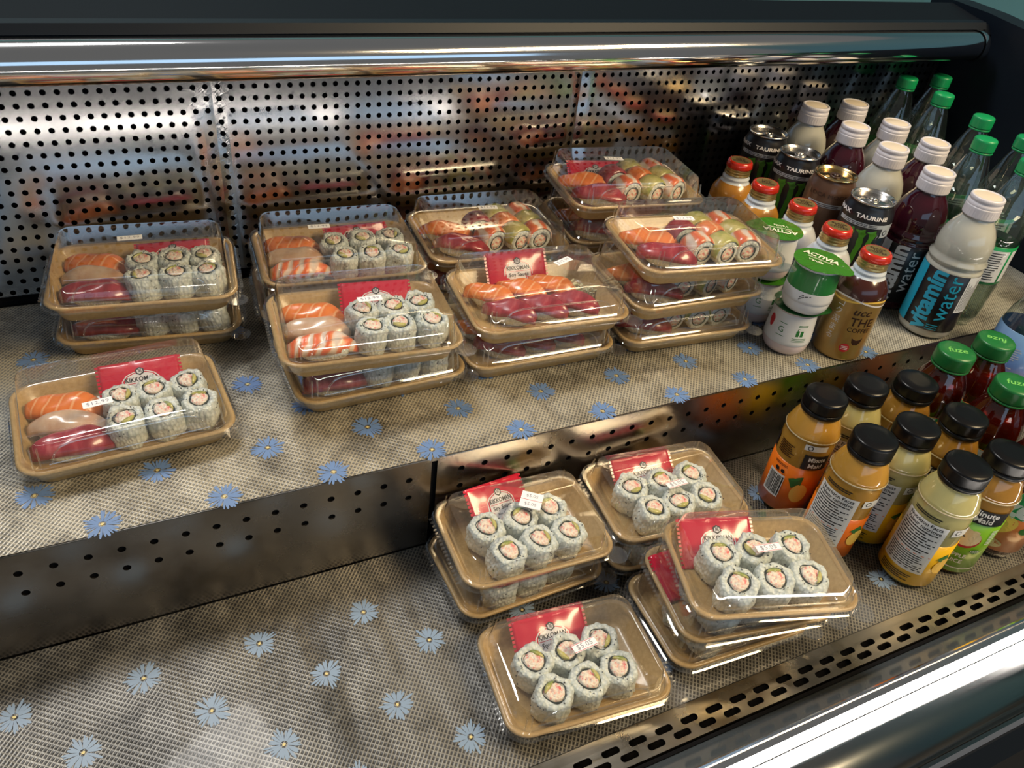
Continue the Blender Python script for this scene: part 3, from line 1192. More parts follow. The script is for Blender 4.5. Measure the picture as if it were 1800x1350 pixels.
def packet_meshes():
    W_, H_ = 1.42, 0.92

    def zf(x, y):
        u, v = min(1, abs(x) / W_), min(1, abs(y) / H_)
        return 0.13 * (1 - u ** 3) * (1 - v ** 3) + 0.012 * sin(x * 9) * (1 - u)
    P, F = grid2(-W_, W_, -H_, H_, 24, 14)
    V = [(x, y, zf(x, y) + 0.012) for x, y in P] + [(x, y, -zf(x, y) * .7) for x, y in P]
    n = len(P)
    F2 = list(F) + [tuple(n + k for k in reversed(f)) for f in F]
    nx, ny = 24, 14
    bd = [i for i in range(nx + 1)] + [(j + 1) * (nx + 1) - 1 for j in range(1, ny + 1)] + [ny * (nx + 1) + i for i in range(nx - 1, -1, -1)] + [j * (nx + 1) for j in range(ny - 1, 0, -1)]
    for a, b in zip(bd, bd[1:] + bd[:1]):
        F2.append((a, n + a, n + b, b))
    wrap = mesh('wrapper', V, F2, 'packet red')
    up = lambda pts, f, d: ([(x, y, zf(x, y) + 0.012 + d) for x, y in pts], f)

    def badge(s):
        pts = [(-.62 * s, -.8), (.62 * s, -.8), (.62 * s, -.1), (.60 * s, .12 * s), (.45 * s, .30 * s), (.2 * s, .40 * s), (0, .42 * s), (-.2 * s, .40 * s), (-.45 * s, .30 * s), (-.60 * s, .12 * s), (-.62 * s, -.1)]
        return poly2(pts)
    a = up(*badge(1.12), 0.008)
    b = up(*badge(1.04), 0.012)
    c = up(*badge(0.96), 0.016)
    V, F, MI = join([a + (0,), b + (1,), c + (0,)])
    bad = mesh('badge', V, F, ['packet white', 'packet red'], MI, False)
    hexo = poly2([(0.17 * cos(t), 0.45 + 0.17 * sin(t)) for t in [pi / 6 + pi / 3 * i for i in range(6)]])
    hexi = poly2([(0.115 * cos(t), 0.45 + 0.115 * sin(t)) for t in [pi / 6 + pi / 3 * i for i in range(6)]])
    k = text_pts('\u842c', 0.17, 0, 0.45)
    t1 = text_pts('KIKKOMAN', 0.25, 0, 0.13, bold=0.02, sx=0.86)
    t2 = text_pts('Soy Sauce', 0.24, 0, -0.17, bold=0.012)
    t3 = text_pts('Salsa de Soya', 0.12, 0, -0.40)
    ln = grid2(-.55, .55, -.02, 0.0, 6, 1)
    V, F, MI = join([up(*hexo, .02) + (0,), up(*hexi, .024) + (1,), up(*k, .028) + (0,), up(*t1, .024) + (0,), up(*t2, .024) + (0,), up(*t3, .024) + (0,), up(*ln, .022) + (2,)])
    let = mesh('lettering', V, F, ['ink black', 'packet white', 'packet red'], MI, False)
    # crimped ends
    V, F = [], []
    for sx in (-1, 1):
        for i in range(12):
            y = -H_ + 2 * H_ * (i + .5) / 12
            v, f = box(sx * (W_ - .02), sx * (W_ + .09), y - .05, y + .05, -.004, .014)
            b0 = len(V)
            V += v
            F += [tuple(k + b0 for k in q) for q in f]
    cr = mesh('crimped_ends', V, F, 'packet red', smooth=False)
    return [('wrapper', wrap), ('badge', bad), ('lettering', let), ('crimped_ends', cr)]


PACK = packet_meshes()


def lump(seed, r, h, m, n=14):
    V, F = [(0, 0, h)], []
    for j in range(1, 6):
        t = j / 5 * pi / 2
        for i in range(n):
            a = 2 * pi * i / n
            k = 1 + .22 * nz(cos(a) * .5, sin(a) * .5, t, seed)
            V.append((r * sin(t) * cos(a) * k, r * sin(t) * sin(a) * k, h * cos(t)))
    for i in range(n):
        F.append((0, 1 + i, 1 + (i + 1) % n))
    for j in range(4):
        for i in range(n):
            k = (i + 1) % n
            F.append((1 + j * n + i, 1 + (j + 1) * n + i, 1 + (j + 1) * n + k, 1 + j * n + k))
    F.append(tuple(reversed([1 + 4 * n + i for i in range(n)])))
    return mesh('lump', V, F, m)


WAS = lump(3, 0.30, 0.34, 'wasabi')


def ginger_mesh():
    rnd = random.Random(9)
    parts = []
    for i in range(26):
        c = (rnd.uniform(-.45, .45), rnd.uniform(-.45, .45), rnd.uniform(.08, .45))
        a = rnd.uniform(0, 2 * pi)
        ln = rnd.uniform(.25, .5)
        path = [(c[0] + cos(a) * ln * (t - .5) + .08 * sin(t * 6 + i), c[1] + sin(a) * ln * (t - .5) + .08 * cos(t * 5 + i), c[2] + .08 * sin(t * 4 + i)) for t in [k / 5 for k in range(6)]]
        parts.append(tube(path, 0.045, 5))
    V, F, MI = join(parts)
    return mesh('ginger', V, F, 'ginger')


GIN = ginger_mesh()


def build(name, parts, label, cat, loc, rot, group=None):
    o = empty(name, label, cat, loc, rot, group)
    for nme, me in parts:
        link(nme, me, o, kind='stuff' if nme in ('sesame_seeds',) else None)
    return o


RNG = random.Random(11)
LOCALNAME = {'salmon': 'salmon', 'tuna': 'tuna', 'white': 'white fish', 'shrimp': 'shrimp'}
NIGD = {'salmon': 'striped orange salmon', 'tuna': 'deep red tuna', 'white': 'pale pink white fish', 'shrimp': 'striped shrimp'}
RBD = {'salmon': 'salmon-topped', 'tuna': 'tuna-topped', 'shrimp': 'shrimp-topped', 'avocado': 'avocado-topped'}


def tray(k, content, x, y, ang, z, desc, where, stick=None, packet=True, lean=0, cat='sushi tray', fills=None, tilt=(0, 0)):
    d = DIM[k]
    base, lid = TM[k]
    root = empty('sushi_tray', desc, 'sushi tray', (x, y, z), (tilt[0], tilt[1], radians(ang)), 'lidded kraft sushi trays')
    link('tray_base', base, root)
    link('lid', lid, root)
    a, b = ST_ME['D' if stick and len(stick) > 3 and stick[3] == 'D' else k]
    if stick:
        s = link('price_sticker', a, root, (stick[0], stick[1] - (.35 if k == 'L' else .2), d['top'] + 0.003), (0, 0, radians(stick[2])))
        link('price', b, s)
    MT = Matrix.Translation(Vector((x, y, z)) * U) @ Matrix.Rotation(radians(ang), 4, 'Z')

    def W(px, py, pz=0.12):
        v = MT @ (Vector((px, py, pz)) * U)
        return tuple(v / U)
    az = radians(ang)

    def roll(px, py, pos, sc=1.0, tiltx=None):
        m = ROLLS[RNG.randrange(len(ROLLS))]
        o = build('crab_roll', m, 'white rice crab roll slice, %s, in %s' % (pos, where), 'sushi', W(px, py, 0.17), (tiltx if tiltx is not None else RNG.uniform(.04, .16), RNG.uniform(-.08, .08), az + RNG.uniform(-.5, .5)), 'crab roll slices')
        o.scale = (sc, sc, 1.18)
        return o

    def nig(kind, px, py, a, pos, z_=0.12, sc=1.0):
        o = build('%s_nigiri' % LOCALNAME[kind].replace(' ', '_'), NIG[(kind, RNG.randrange(3))], '%s nigiri%s, in %s' % (NIGD[kind], pos and ' ' + pos, where), 'sushi', W(px, py, z_), (0, 0, az + radians(a)), 'nigiri in the trays')
        o.scale = (sc, sc, 1)

    def rb(kind, px, py, pos, a=0):
        build('rainbow_roll', RB[(kind, RNG.randrange(2))], '%s roll slice, %s, in %s' % (RBD[kind], pos, where), 'sushi', W(px, py, 0.14), (0, RNG.uniform(-.15, .15), az + radians(a) + RNG.uniform(-.2, .2)), 'topped roll slices').scale = (1.24, 1.08, 1.2)

    def pack(px, py, pz, rx, ra=0, ry=0):
        o = build('soy_sauce_packet', PACK, 'red soy sauce packet with white badge, in %s' % where, 'sauce packet', W(px, py, pz), (0, 0, 0), 'red soy sauce packets')
        o.rotation_euler = (Matrix.Rotation(az + radians(ra), 4, 'Z') @ Matrix.Rotation(rx, 4, 'X') @ Matrix.Rotation(ry, 4, 'Y')).to_euler()

    def was(px, py):
        o = link('wasabi_lump', WAS, None, W(px, py), (0, 0, az))
        tag(o, 'green wasabi lump at the back corner, in %s' % where, 'wasabi', 'wasabi lumps')

    def gin(px, py):
        o = link('pickled_ginger', GIN, None, W(px, py, 0.14), (0, 0, az))
        tag(o, 'pale shredded pickled ginger at the right, in %s' % where, 'ginger', 'pickled ginger')
    if content == 'combo':
        kinds = fills or ('salmon', 'white', 'tuna')
        nig(kinds[0], -1.85, 1.05, -22, 'at the back', 0.14, .93)
        nig(kinds[1], -1.85, 0.0, -16, 'in the middle', 0.14, .93)
        nig(kinds[2], -1.80, -1.08, -8, 'at the front', 0.14, .93)
        for i, nm in enumerate(('left', 'centre', 'right')):
            roll(-0.05 + 1.24 * i, 0.30 + .06 * i, 'back row ' + nm, .99)
            roll(0.02 + 1.24 * i, -1.0 + .04 * i, 'front row ' + nm, .99)
        if packet == 'low':
            pack(1.15, 0.95, 0.92, radians(14), 3)
        elif packet:
            pack(0.85, 1.42, 0.72, radians(38), -3)
        gin(2.45, 1.35) if not lean else was(2.3, 1.4)
    elif content == 'sashimi':
        for i, nm in enumerate(('left', 'centre', 'right')):
            nig('salmon', -1.95 + 1.52 * i, 0.62 + .10 * i, -40, 'at back ' + nm, 0.14, 0.84)
            nig('tuna', -1.55 + 1.52 * i, -0.78 + .06 * i, -36, 'at front ' + nm, 0.14, 0.84)
        if packet:
            pack(-0.25, 1.85, 0.95, radians(52), 2)
        gin(2.55, 0.75)
        was(1.85, 1.6)
    elif content == 'rainbow':
        nig('salmon', -1.85, 0.72, -30, 'at the back', 0.14, .97)
        nig('tuna', -1.6, -0.66, -28, 'at the front', 0.14, .97)
        for (kind, px, py, pos) in (('tuna', -0.30, 0.72, 'back left'), ('shrimp', -0.12, -0.55, 'front left'), ('avocado', 0.92, 1.35, 'back centre'), ('salmon', 1.0, 0.40, 'middle centre'),
                                    ('avocado', 1.16, -0.68, 'front centre'), ('shrimp', 2.12, 1.35, 'back right'), ('avocado', 2.22, 0.40, 'middle right'), ('shrimp', 2.36, -0.62, 'front right')):
            rb(kind, px, py, pos, RNG.uniform(5, 20))
        if packet == 'low':
            pack(-0.75, 0.75, 0.30, radians(8), -10)
        elif packet:
            pack(-0.95, 1.35, 0.72, radians(32), -6)
        was(0.15, 1.55)
    elif content == 'crab':
        for i, nm in enumerate(('left', 'centre', 'right')):
            roll(-1.50 + 1.34 * i + (0.08 if i == 2 else 0), 0.26 + .10 * i, 'back row ' + nm, 1.08)
            roll(-1.25 + 1.33 * i, -1.06 + .12 * i, 'front row ' + nm, 1.08)
        if packet:
            pack(*packet) if isinstance(packet, tuple) else pack(-0.35, 1.2, 0.66, radians(36), 2)
        was(1.35, 1.25)
    return root


PL, PS = 1.95, 1.67
Zt = ZU + 0.055
zt = 0.055
T = tray
T('L', 'combo', 0.14, 32.15, -6.8, Zt, 'closed sushi tray at the bottom of the far-left rear stack', 'lower tray of far-left stack')
T('L', 'combo', 0.09, 31.7, -6.0, Zt + PL, 'closed sushi tray on top of the far-left rear stack, price sticker at its back', 'upper tray of far-left stack', (-0.4, 1.2, 4), packet='low')
T('L', 'combo', -1.52, 25.39, 4.0, Zt, 'closed sushi tray standing alone at the front left of the upper shelf', 'lone tray at upper shelf front left', (-0.75, -0.45, 3))
T('L', 'combo', 8.0, 31.7, -4.5, Zt, 'closed sushi tray at the bottom of the second rear stack', 'bottom tray of second rear stack')
T('L', 'combo', 8.13, 31.5, -3.6, Zt + PL, 'closed sushi tray with shrimp nigiri on top of the second rear stack', 'top tray of second rear stack', (-0.75, 0.72, -2), packet='low', fills=('salmon', 'white', 'shrimp'), lean=1)
T('L', 'combo', 7.95, 26.2, 1.6, Zt, 'closed sushi tray at the bottom of the second front stack', 'bottom tray of second front stack')
T('L', 'combo', 7.62, 25.8, -4.2, Zt + PL, 'closed sushi tray with shrimp nigiri and a big red packet, top of second front stack', 'top tray of second front stack', (0.2, 0.2, 2), fills=('salmon', 'white', 'shrimp'), lean=1)
T('L', 'rainbow', 15.4, 31.75, -4.0, Zt, 'closed sushi tray at the bottom of the third rear stack', 'bottom tray of third rear stack')
T('L', 'rainbow', 15.6, 31.7, -2.6, Zt + PL, 'closed tray of topped rolls and two nigiri, top of third rear stack', 'top tray of third rear stack', (0.05, 0.75, -6), packet='low')
T('L', 'sashimi', 15.25, 26.2, -1.2, Zt, 'closed tray of tuna nigiri at the bottom of the third front stack', 'bottom tray of third front stack', packet=False)
T('L', 'sashimi', 15.4, 25.8, -4.2, Zt + PL, 'closed tray of six salmon and tuna nigiri on top of third front stack', 'top tray of third front stack', (1.4, 1.1, 25))
T('L', 'rainbow', 22.85, 31.6, -5.0, Zt, 'closed sushi tray at the bottom of the fourth rear stack', 'bottom tray of fourth rear stack', packet=False)
T('L', 'rainbow', 23.1, 31.6, -6.5, Zt + PL, 'closed sushi tray in the middle of the fourth rear stack', 'middle tray of fourth rear stack', packet=False)
T('L', 'rainbow', 22.9, 31.5, -6.6, Zt + 2 * PL, 'highest closed tray of topped rolls, on the fourth rear stack beside the cans', 'top tray of fourth rear stack', (-0.5, 1.0, -8))
T('L', 'rainbow', 22.85, 25.85, -3.9, Zt, 'closed tray of topped rolls at the bottom of the three-tray front stack', 'bottom tray of fourth front stack', packet=False)
T('L', 'rainbow', 22.75, 25.7, -1.5, Zt + PL, 'closed tray of topped rolls in the middle of the three-tray front stack', 'middle tray of fourth front stack', packet=False)
T('L', 'rainbow', 22.85, 25.3, -7.2, Zt + 2 * PL, 'closed tray of topped rolls on top of the three-tray front stack beside yogurts', 'top tray of fourth front stack', (-0.7, 0.5, -6), packet='low')
T('S', 'crab', 11.48, 17.85, 1.6, zt, 'small closed tray of crab rolls under another, lower shelf left rear stack', 'bottom tray of lower shelf left stack')
T('S', 'crab', 11.58, 17.76, -2.3, zt + PS, 'small closed tray of crab rolls with a square sticker, lower shelf left rear stack', 'top tray of lower shelf left stack', (0.45, 0.75, -35, 'D'), packet=(-0.5, 1.38, 0.95, radians(38), 8, 0.25))
T('S', 'crab', 18.15, 17.55, -5.4, zt, 'small closed tray of crab rolls at the bottom of the lower shelf rear stack', 'bottom tray of lower shelf rear stack')
T('S', 'crab', 18.15, 17.6, -5.4, zt + PS, 'small closed tray of crab rolls on the lower shelf rear stack near juices', 'top tray of lower shelf rear stack', (0.1, -0.2, 6))
T('S', 'crab', 18.0, 13.0, -2.8, zt, 'small closed tray at the bottom of the fanned three-tray stack on the lower shelf', 'bottom tray of fanned stack')
T('S', 'crab', 18.1, 12.65, -9.5, zt + PS, 'small closed tray in the middle of the fanned three-tray stack on the lower shelf', 'middle tray of fanned stack', packet=(-1.5, 1.0, 0.66, radians(30), 10))
T('S', 'crab', 18.1, 12.14, -16.4, zt + 2 * PS, 'small closed tray of crab rolls on top of the fanned three-tray stack', 'top tray of fanned stack', (0.1, 0.2, 6), packet=(-1.1, 1.2, 0.62, radians(32), 0))
T('S', 'crab', 11.38, 12.73, -5.5, zt, 'small closed tray of crab rolls lying alone at the front of the lower shelf', 'lone front tray on lower shelf', (0.3, 0.25, 10))

# ================================================================== DRINKS
def facing(x, y):
    return atan2(-y, -x) + pi / 2


def bottle(name, protoparts, x, y, z, label, cat, group, turn=0.0):
    o = empty(name, label, cat, (x, y, z), (0, 0, facing(x, y) + radians(turn)), group)
    for p in protoparts:
        nme, me = p[0], p[1]
        c = link(nme, me, o, kind=None)
        if len(p) > 2:
            for q in p[2]:
                link(q[0], q[1], c)
    return o


def cyl_art(items, r, mats_, name='label_print'):
    """items: ((pts,faces), lift, matindex) laid on the cylinder"""
    parts = []
    for (pf, lift, mi) in items:
        v, f = on_cyl(pf[0], pf[1], (lambda z, l=lift: r(z) + l) if callable(r) else r + lift)
        parts.append((v, f, mi))
    V, F, MI = join(parts)
    return mesh(name, V, F, mats_, MI, False)


def band(r, z0, z1, m, a0=0, a1=2 * pi, th=0.012, seg=40, name='label'):
    V, F = lathe([(r, z0), (r + th, z0 + .01), (r + th, z1 - .01), (r, z1)], seg, a0, a1)
    return mesh(name, V, F, m)


def ribbed_cap(r, z0, z1, m, nr=48, depth=0.03, top_r=None, seg=96):
    tr = top_r or r * .93
    rf = lambda rr, z, a: rr - (depth * (0.5 + 0.5 * cos(nr * a)) if z0 + .04 < z < z1 - .12 and rr > r * .9 else 0)
    V, F = lathe([(r * .6, z0 + .02), (r * .98, z0), (r, z0 + .06), (r, (z0 + z1) / 2), (r, z1 - .14), (r * .985, z1 - .06), (tr, z1), (tr * .5, z1 + .0), (0.001, z1)], seg, rfun=rf)
    return V, F


# --- vitamin drink bottles
def vitamin(kind):
    liquid = 'milky drink' if kind == 'milky' else 'purple drink'
    prof = [(0.01, 0), (1.05, 0), (1.28, .10), (1.34, .3), (1.34, .45), (1.36, .5), (1.36, 3.75), (1.34, 3.85), (1.24, 3.95), (1.36, 4.08), (1.38, 4.2), (1.24, 4.32), (1.27, 4.5), (1.30, 4.8), (1.26, 5.2), (1.14, 5.6), (.96, 5.95), (.78, 6.22), (.72, 6.4), (.72, 6.5)]
    V, F = lathe(prof, 48)
    body = mesh('bottle_body', V, F, liquid)
    V1, F1 = ribbed_cap(.82, 6.42, 6.95, 'frosted cap', 36, .03, .80)
    V2, F2 = lathe([(.78, 6.9), (.80, 6.96), (.80, 7.1), (.75, 7.13), (.75, 7.18), (.78, 7.22), (.78, 7.36), (.74, 7.4), (.66, 7.4), (.64, 7.36)], 48)
    V3, F3 = lathe([(.66, 7.36), (.6, 7.385), (.01, 7.39)], 40)
    V, F, MI = join([(V1, F1, 0), (V2, F2, 0), (V3, F3, 1)])
    cap = mesh('cap', V, F, ['frosted cap', 'cap disc'], MI)
    lab = band(1.36, .5, 3.72, 'label black')
    r = 1.378
    if kind == 'milky':
        items = [(grid2(-2.6, -1.18, .5, 3.72, 14, 1), .002, 1)]
        items += [(text_pts('vitamin', 1.22, -0.48, 2.12, pi / 2, bold=.04, sx=.92), .008, 1), (text_pts('water', 1.1, 0.40, 2.4, pi / 2, sx=.98), .008, 1)]
        items += [(grid2(.98, 2.1, 1.7, 3.72, 10, 1), .004, 2)]
        rn = random.Random(3)
        items += [((lambda pf: ([(y, x) for x, y in pf[0]], [tuple(reversed(f)) for f in pf[1]]))(lines2(1.8, 3.6, [1.08 + .1 * i for i in range(9)], .03, rn, .4)), .008, 0)]
        items += [(lines2(.0, .55, [.62, .74, .86], .04), .008, 1)]
        art = cyl_art(items, r, ['label black', 'cyan print', 'label white', 'cyan print'])
    else:
        items = [(grid2(-2.6, -.75, .5, 3.72, 16, 1), .002, 1), (text_pts('vitamin', 1.22, -.18, 2.12, pi / 2, bold=.04, sx=.92), .008, 1), (text_pts('water', .95, .62, 2.35, pi / 2, sx=1.05), .008, 1)]
        art = cyl_art(items, r, ['label black', 'label white'])
    return [('bottle_body', body), ('cap', cap), ('label', lab, [('lettering', art)])]


VM, VP = vitamin('milky'), vitamin('purple')
G = 'vitamin drink bottles'
for (k, x, y, lab, tn) in (
    ('m', 36.6, 21.6, 'milky drink bottle with teal and black label, frontmost on the upper shelf edge', 4),
    ('p', 36.6, 24.5, 'dark purple drink bottle with white and black label behind the milky front bottle', 2),
    ('m', 36.7, 27.6, 'milky drink bottle third from the front in the left bottle row', 0),
    ('p', 36.9, 30.6, 'dark purple drink bottle fourth from the front in the left bottle row', 0),
    ('m', 36.9, 33.8, 'milky drink bottle at the back of the left row by the perforated wall', 0),
    ('p', 39.95, 27.7, 'dark purple drink bottle frontmost of the right drink row behind a green cap', 0),
    ('m', 40.05, 30.6, 'milky drink bottle in the middle of the right drink row', 0),
    ('p', 40.0, 33.8, 'dark purple drink bottle at the back of the right drink row by the wall', 0)):
    bottle('drink_bottle', VM if k == 'm' else VP, x, y, Zt, lab, 'bottle', G, tn)


# --- canned-bottle coffees with red caps
def coffee(kind):
    body_m = {'gold': 'coffee gold', 'cream': 'coffee cream', 'orange': 'coffee cream'}[kind]
    sh_m = {'gold': 'coffee brown', 'cream': 'coffee cream', 'orange': 'coffee orange'}[kind]
    s1 = [(0.01, 0), (1.05, 0), (1.14, .05), (1.16, .12), (1.18, .2), (1.18, 3.3)]
    s2 = [(1.18, 3.3), (1.17, 3.5), (1.10, 3.8), (.92, 4.1), (.80, 4.22)]
    s3 = [(.80, 4.22), (.74, 4.3), (.70, 4.36), (.74, 4.42), (.74, 4.5), (.66, 4.56), (.66, 4.64)]
    V, F, MI = join([lathe(s1, 44) + (0,), lathe(s2, 44) + (1,), lathe(s3, 44) + (2,)])
    body = mesh('can_body', V, F, [body_m, sh_m, 'cap white neck'], MI)
    V, F, MI = join([lathe([(.62, 4.6), (.68, 4.63), (.70, 4.68), (.66, 4.72), (.66, 4.78), (.69, 4.82), (.66, 4.87), (.66, 4.92), (.68, 4.96), (.66, 5.02)], 40) + (0,),
                     lathe([(.66, 5.0), (.70, 5.02), (.73, 5.08), (.70, 5.2), (.68, 5.32), (.62, 5.39), (.54, 5.4)], 40, rfun=lambda r, z, a: r - (.018 * (0.5 + .5 * cos(20 * a)) if z < 5.1 else 0)) + (1,),
                     lathe([(.54, 5.4), (.5, 5.395), (.01, 5.395)], 32) + (0,)])
    cap = mesh('screw_cap', V, F, ['gold cap', 'red cap'], MI)
    p = []
    for t, yy in (('BLACK', .2), ('THE', 0), ('COFFEE', -.2)):
        p.append(flat(*text_pts(t if kind != 'orange' else {'BLACK': 'UCC', 'THE': 'MILK', 'COFFEE': 'COFFEE'}[t], .24, 0, yy, bold=.01), 5.405))
    V, F, MI = join(p)
    cl = mesh('lettering', V, F, 'dark print', smooth=False)
    r = 1.18
    items = []
    if kind == 'gold':
        # pale swoosh at the shoulder
        def sw(z0, amp, th, ph):
            P = []
            n = 30
            for i in range(n + 1):
                x = -3.4 + 6.8 * i / n
                P.append((x, z0 + amp * sin(x * 1.6 + ph)))
            pts = [(x, z - th) for x, z in P] + [(x, z + th) for x, z in P]
            return pts, [(i, i + 1, n + 1 + i + 1, n + 1 + i) for i in range(n)]
        items += [(sw(3.22, .13, .05, 0), .012, 1), (sw(3.22, .13, .04, 2.4), .014, 2)]
        items += [(text_pts('ucc', .5, .42, 2.75, 0, bold=.02, italic=.3, sx=1.2), .006, 0), (text_pts('THE', .62, .62, 2.2, 0, bold=.01, sx=1.0), .006, 0), (text_pts('COFFEE', .33, .62, 1.78, 0, bold=.01), .006, 0)]
        for i, ch in enumerate('\u30b3\u30af\u6df1\u307e\u308b'):
            items.append((text_pts(ch, .42, -.62, 2.95 - .44 * i, 0), .006, 2))
        items += [(poly2([(.45, 1.35), (1.0, 1.35), (.95, 1.12), (.83, .98), (.62, .98), (.5, 1.12)]), .006, 0), (ellipse2(.28, .78, .24, .24), .006, 3), (lines2(.12, .44, [.86, .78, .7], .03), .010, 2)]
    else:
        items += [(text_pts('UCC', .5, 0, 2.7, 0, bold=.02), .006, 0), (text_pts('COFFEE', .4, 0, 2.1, 0, bold=.01), .006, 0)]
    art = cyl_art(items, lambda z: r if z < 3.35 else r, ['dark print', 'slice yellow' if kind == 'gold' else 'coffee gold', 'packet white', 'apple skin'], 'lettering')
    return [('can_body', body, [('lettering', art)]), ('screw_cap', cap, [('lettering', cl)])]


CG, CC, CO = coffee('gold'), coffee('cream'), coffee('orange')
for k, x, y, lab in ((CG, 30.2, 21.4, 'gold and brown coffee can bottle with red screw cap at the upper shelf edge'),
                     (CC, 30.2, 23.9, 'pale coffee can bottle with red screw cap right behind the gold one'),
                     (CC, 30.25, 26.4, 'pale coffee can bottle with red screw cap, third of the coffee row'),
                     (CO, 29.9, 28.9, 'orange-shouldered coffee can bottle with red cap, fourth of the coffee row'),
                     (CO, 30.4, 31.7, 'orange-shouldered coffee can bottle with red cap, rearmost of the coffee row')):
    bottle('coffee_bottle', k, x, y, Zt, lab, 'can', 'coffee can bottles with red caps', 4)


# --- energy and cocoa cans
def can(kind):
    m = 'label black' if kind == 'energy' else 'cocoa brown'
    lid = 'aluminium' if kind == 'energy' else 'gold lid'
    V, F = lathe([(0.01, .1), (.85, 0.0), (.95, 0.0), (1.05, .08), (1.22, .28), (1.26, .4), (1.26, 5.2), (1.22, 5.4), (1.10, 5.68), (1.04, 5.82), (1.04, 5.86)], 44)
    body = mesh('can_body', V, F, m)
    V, F = lathe([(1.04, 5.84), (1.11, 5.9), (1.12, 5.96), (1.09, 6.0), (1.04, 5.98), (1.0, 5.86), (.93, 5.8), (.90, 5.86), (.01, 5.86)], 44)
    top = mesh('can_lid', V, F, lid)
    V, F, MI = join([tube([(.26 * cos(a) , -.18 + .32 * sin(a), 5.9) for a in [2 * pi * i / 14 for i in range(15)]], .06, 6), lathe([(.01, 5.95), (.13, 5.94), (.15, 5.87)], 14)])
    V = [(x, y - .02, z) for x, y, z in V]
    tab = mesh('pull_tab', V, F, lid if kind == 'energy' else 'dark print')
    r = 1.26
    items = []
    if kind == 'energy':
        rs = lambda z: 1.26 if z < 5.2 else 1.26 - (z - 5.2) * .24
        rn = random.Random(5)
        for cx in (-.55, 0.0, .55):
            hgt = 3.0
            pts = []
            n = 12
            lf, rt = [], []
            for i in range(n + 1):
                t = i / n
                wd = .11 * (1 - .6 * t) * (1 if t > .06 else 1.6)
                zz = 4.55 - hgt * t
                o_ = cx * (1 - .12 * t) + .05 * sin(t * 9 + cx * 5)
                lf.append((o_ - wd - rn.uniform(0, .06), zz))
                rt.append((o_ + wd + rn.uniform(0, .06), zz))
            P = lf + rt
            items.append(((P, [(i, n + 1 + i, n + 2 + i, i + 1) for i in range(n)]), .012, 0))
            items.append((poly2([(cx - .34, 4.62), (cx + .12, 4.74), (cx + .16, 4.5), (cx - .1, 4.45)]), .013, 0))
        items.append((text_pts('TAURINE', .26, .2, 5.34, 0, bold=.03, sx=1.5), .02, 1))
        items.append((text_pts('PANAX', .26, -1.6, 5.34, 0, bold=.03, sx=1.5), .02, 1))
        items.append((grid2(-1.5, 1.75, 4.84, 5.04, 16, 1), .012, 2))
        items.append((lines2(-1.2, .6, [4.98, 4.90], .035), .018, 3))
        items.append((grid2(.95, 1.75, 4.35, 4.86, 5, 1), .013, 2))
        items.append((ellipse2(1.2, 4.62, .15, .15), .018, 3))
        items.append((ellipse2(1.2, 4.62, .10, .10), .021, 2))
        art = cyl_art(items, rs, ['claw green', 'packet white', 'label grey', 'ink black'], 'lettering')
    else:
        rs = lambda z: 1.26 if z < 5.2 else 1.26 - (z - 5.2) * .24
        items = [(text_pts('LOCA MOCA', .3, 0, 5.12, 0, sx=1.2), .012, 0), (grid2(-1.0, .9, 4.5, 4.72, 10, 1), .012, 1), (lines2(-.8, .7, [4.65, 4.56], .035), .018, 0)]
        art = cyl_art(items, rs, ['dark print', 'label grey', 'coffee gold'], 'lettering')
    return [('can_body', body, [('lettering', art)]), ('can_lid', top, [('pull_tab', tab)])]


CE, CB = can('energy'), can('cocoa')
for k, x, y, lab in ((CE, 33.45, 25.15, 'black energy drink can with green claw marks, frontmost of the three'),
                     (CE, 33.7, 30.85, 'black energy drink can with green claw marks behind the brown can'),
                     (CE, 33.9, 33.8, 'black energy drink can at the back touching the perforated wall')):
    bottle('energy_drink_can', k, x, y, Zt, lab, 'can', 'black energy drink cans', 6)
bottle('cocoa_can', CB, 33.65, 28.0, Zt, 'brown mocha drink can with gold lid between the black cans', 'can', None, 0)


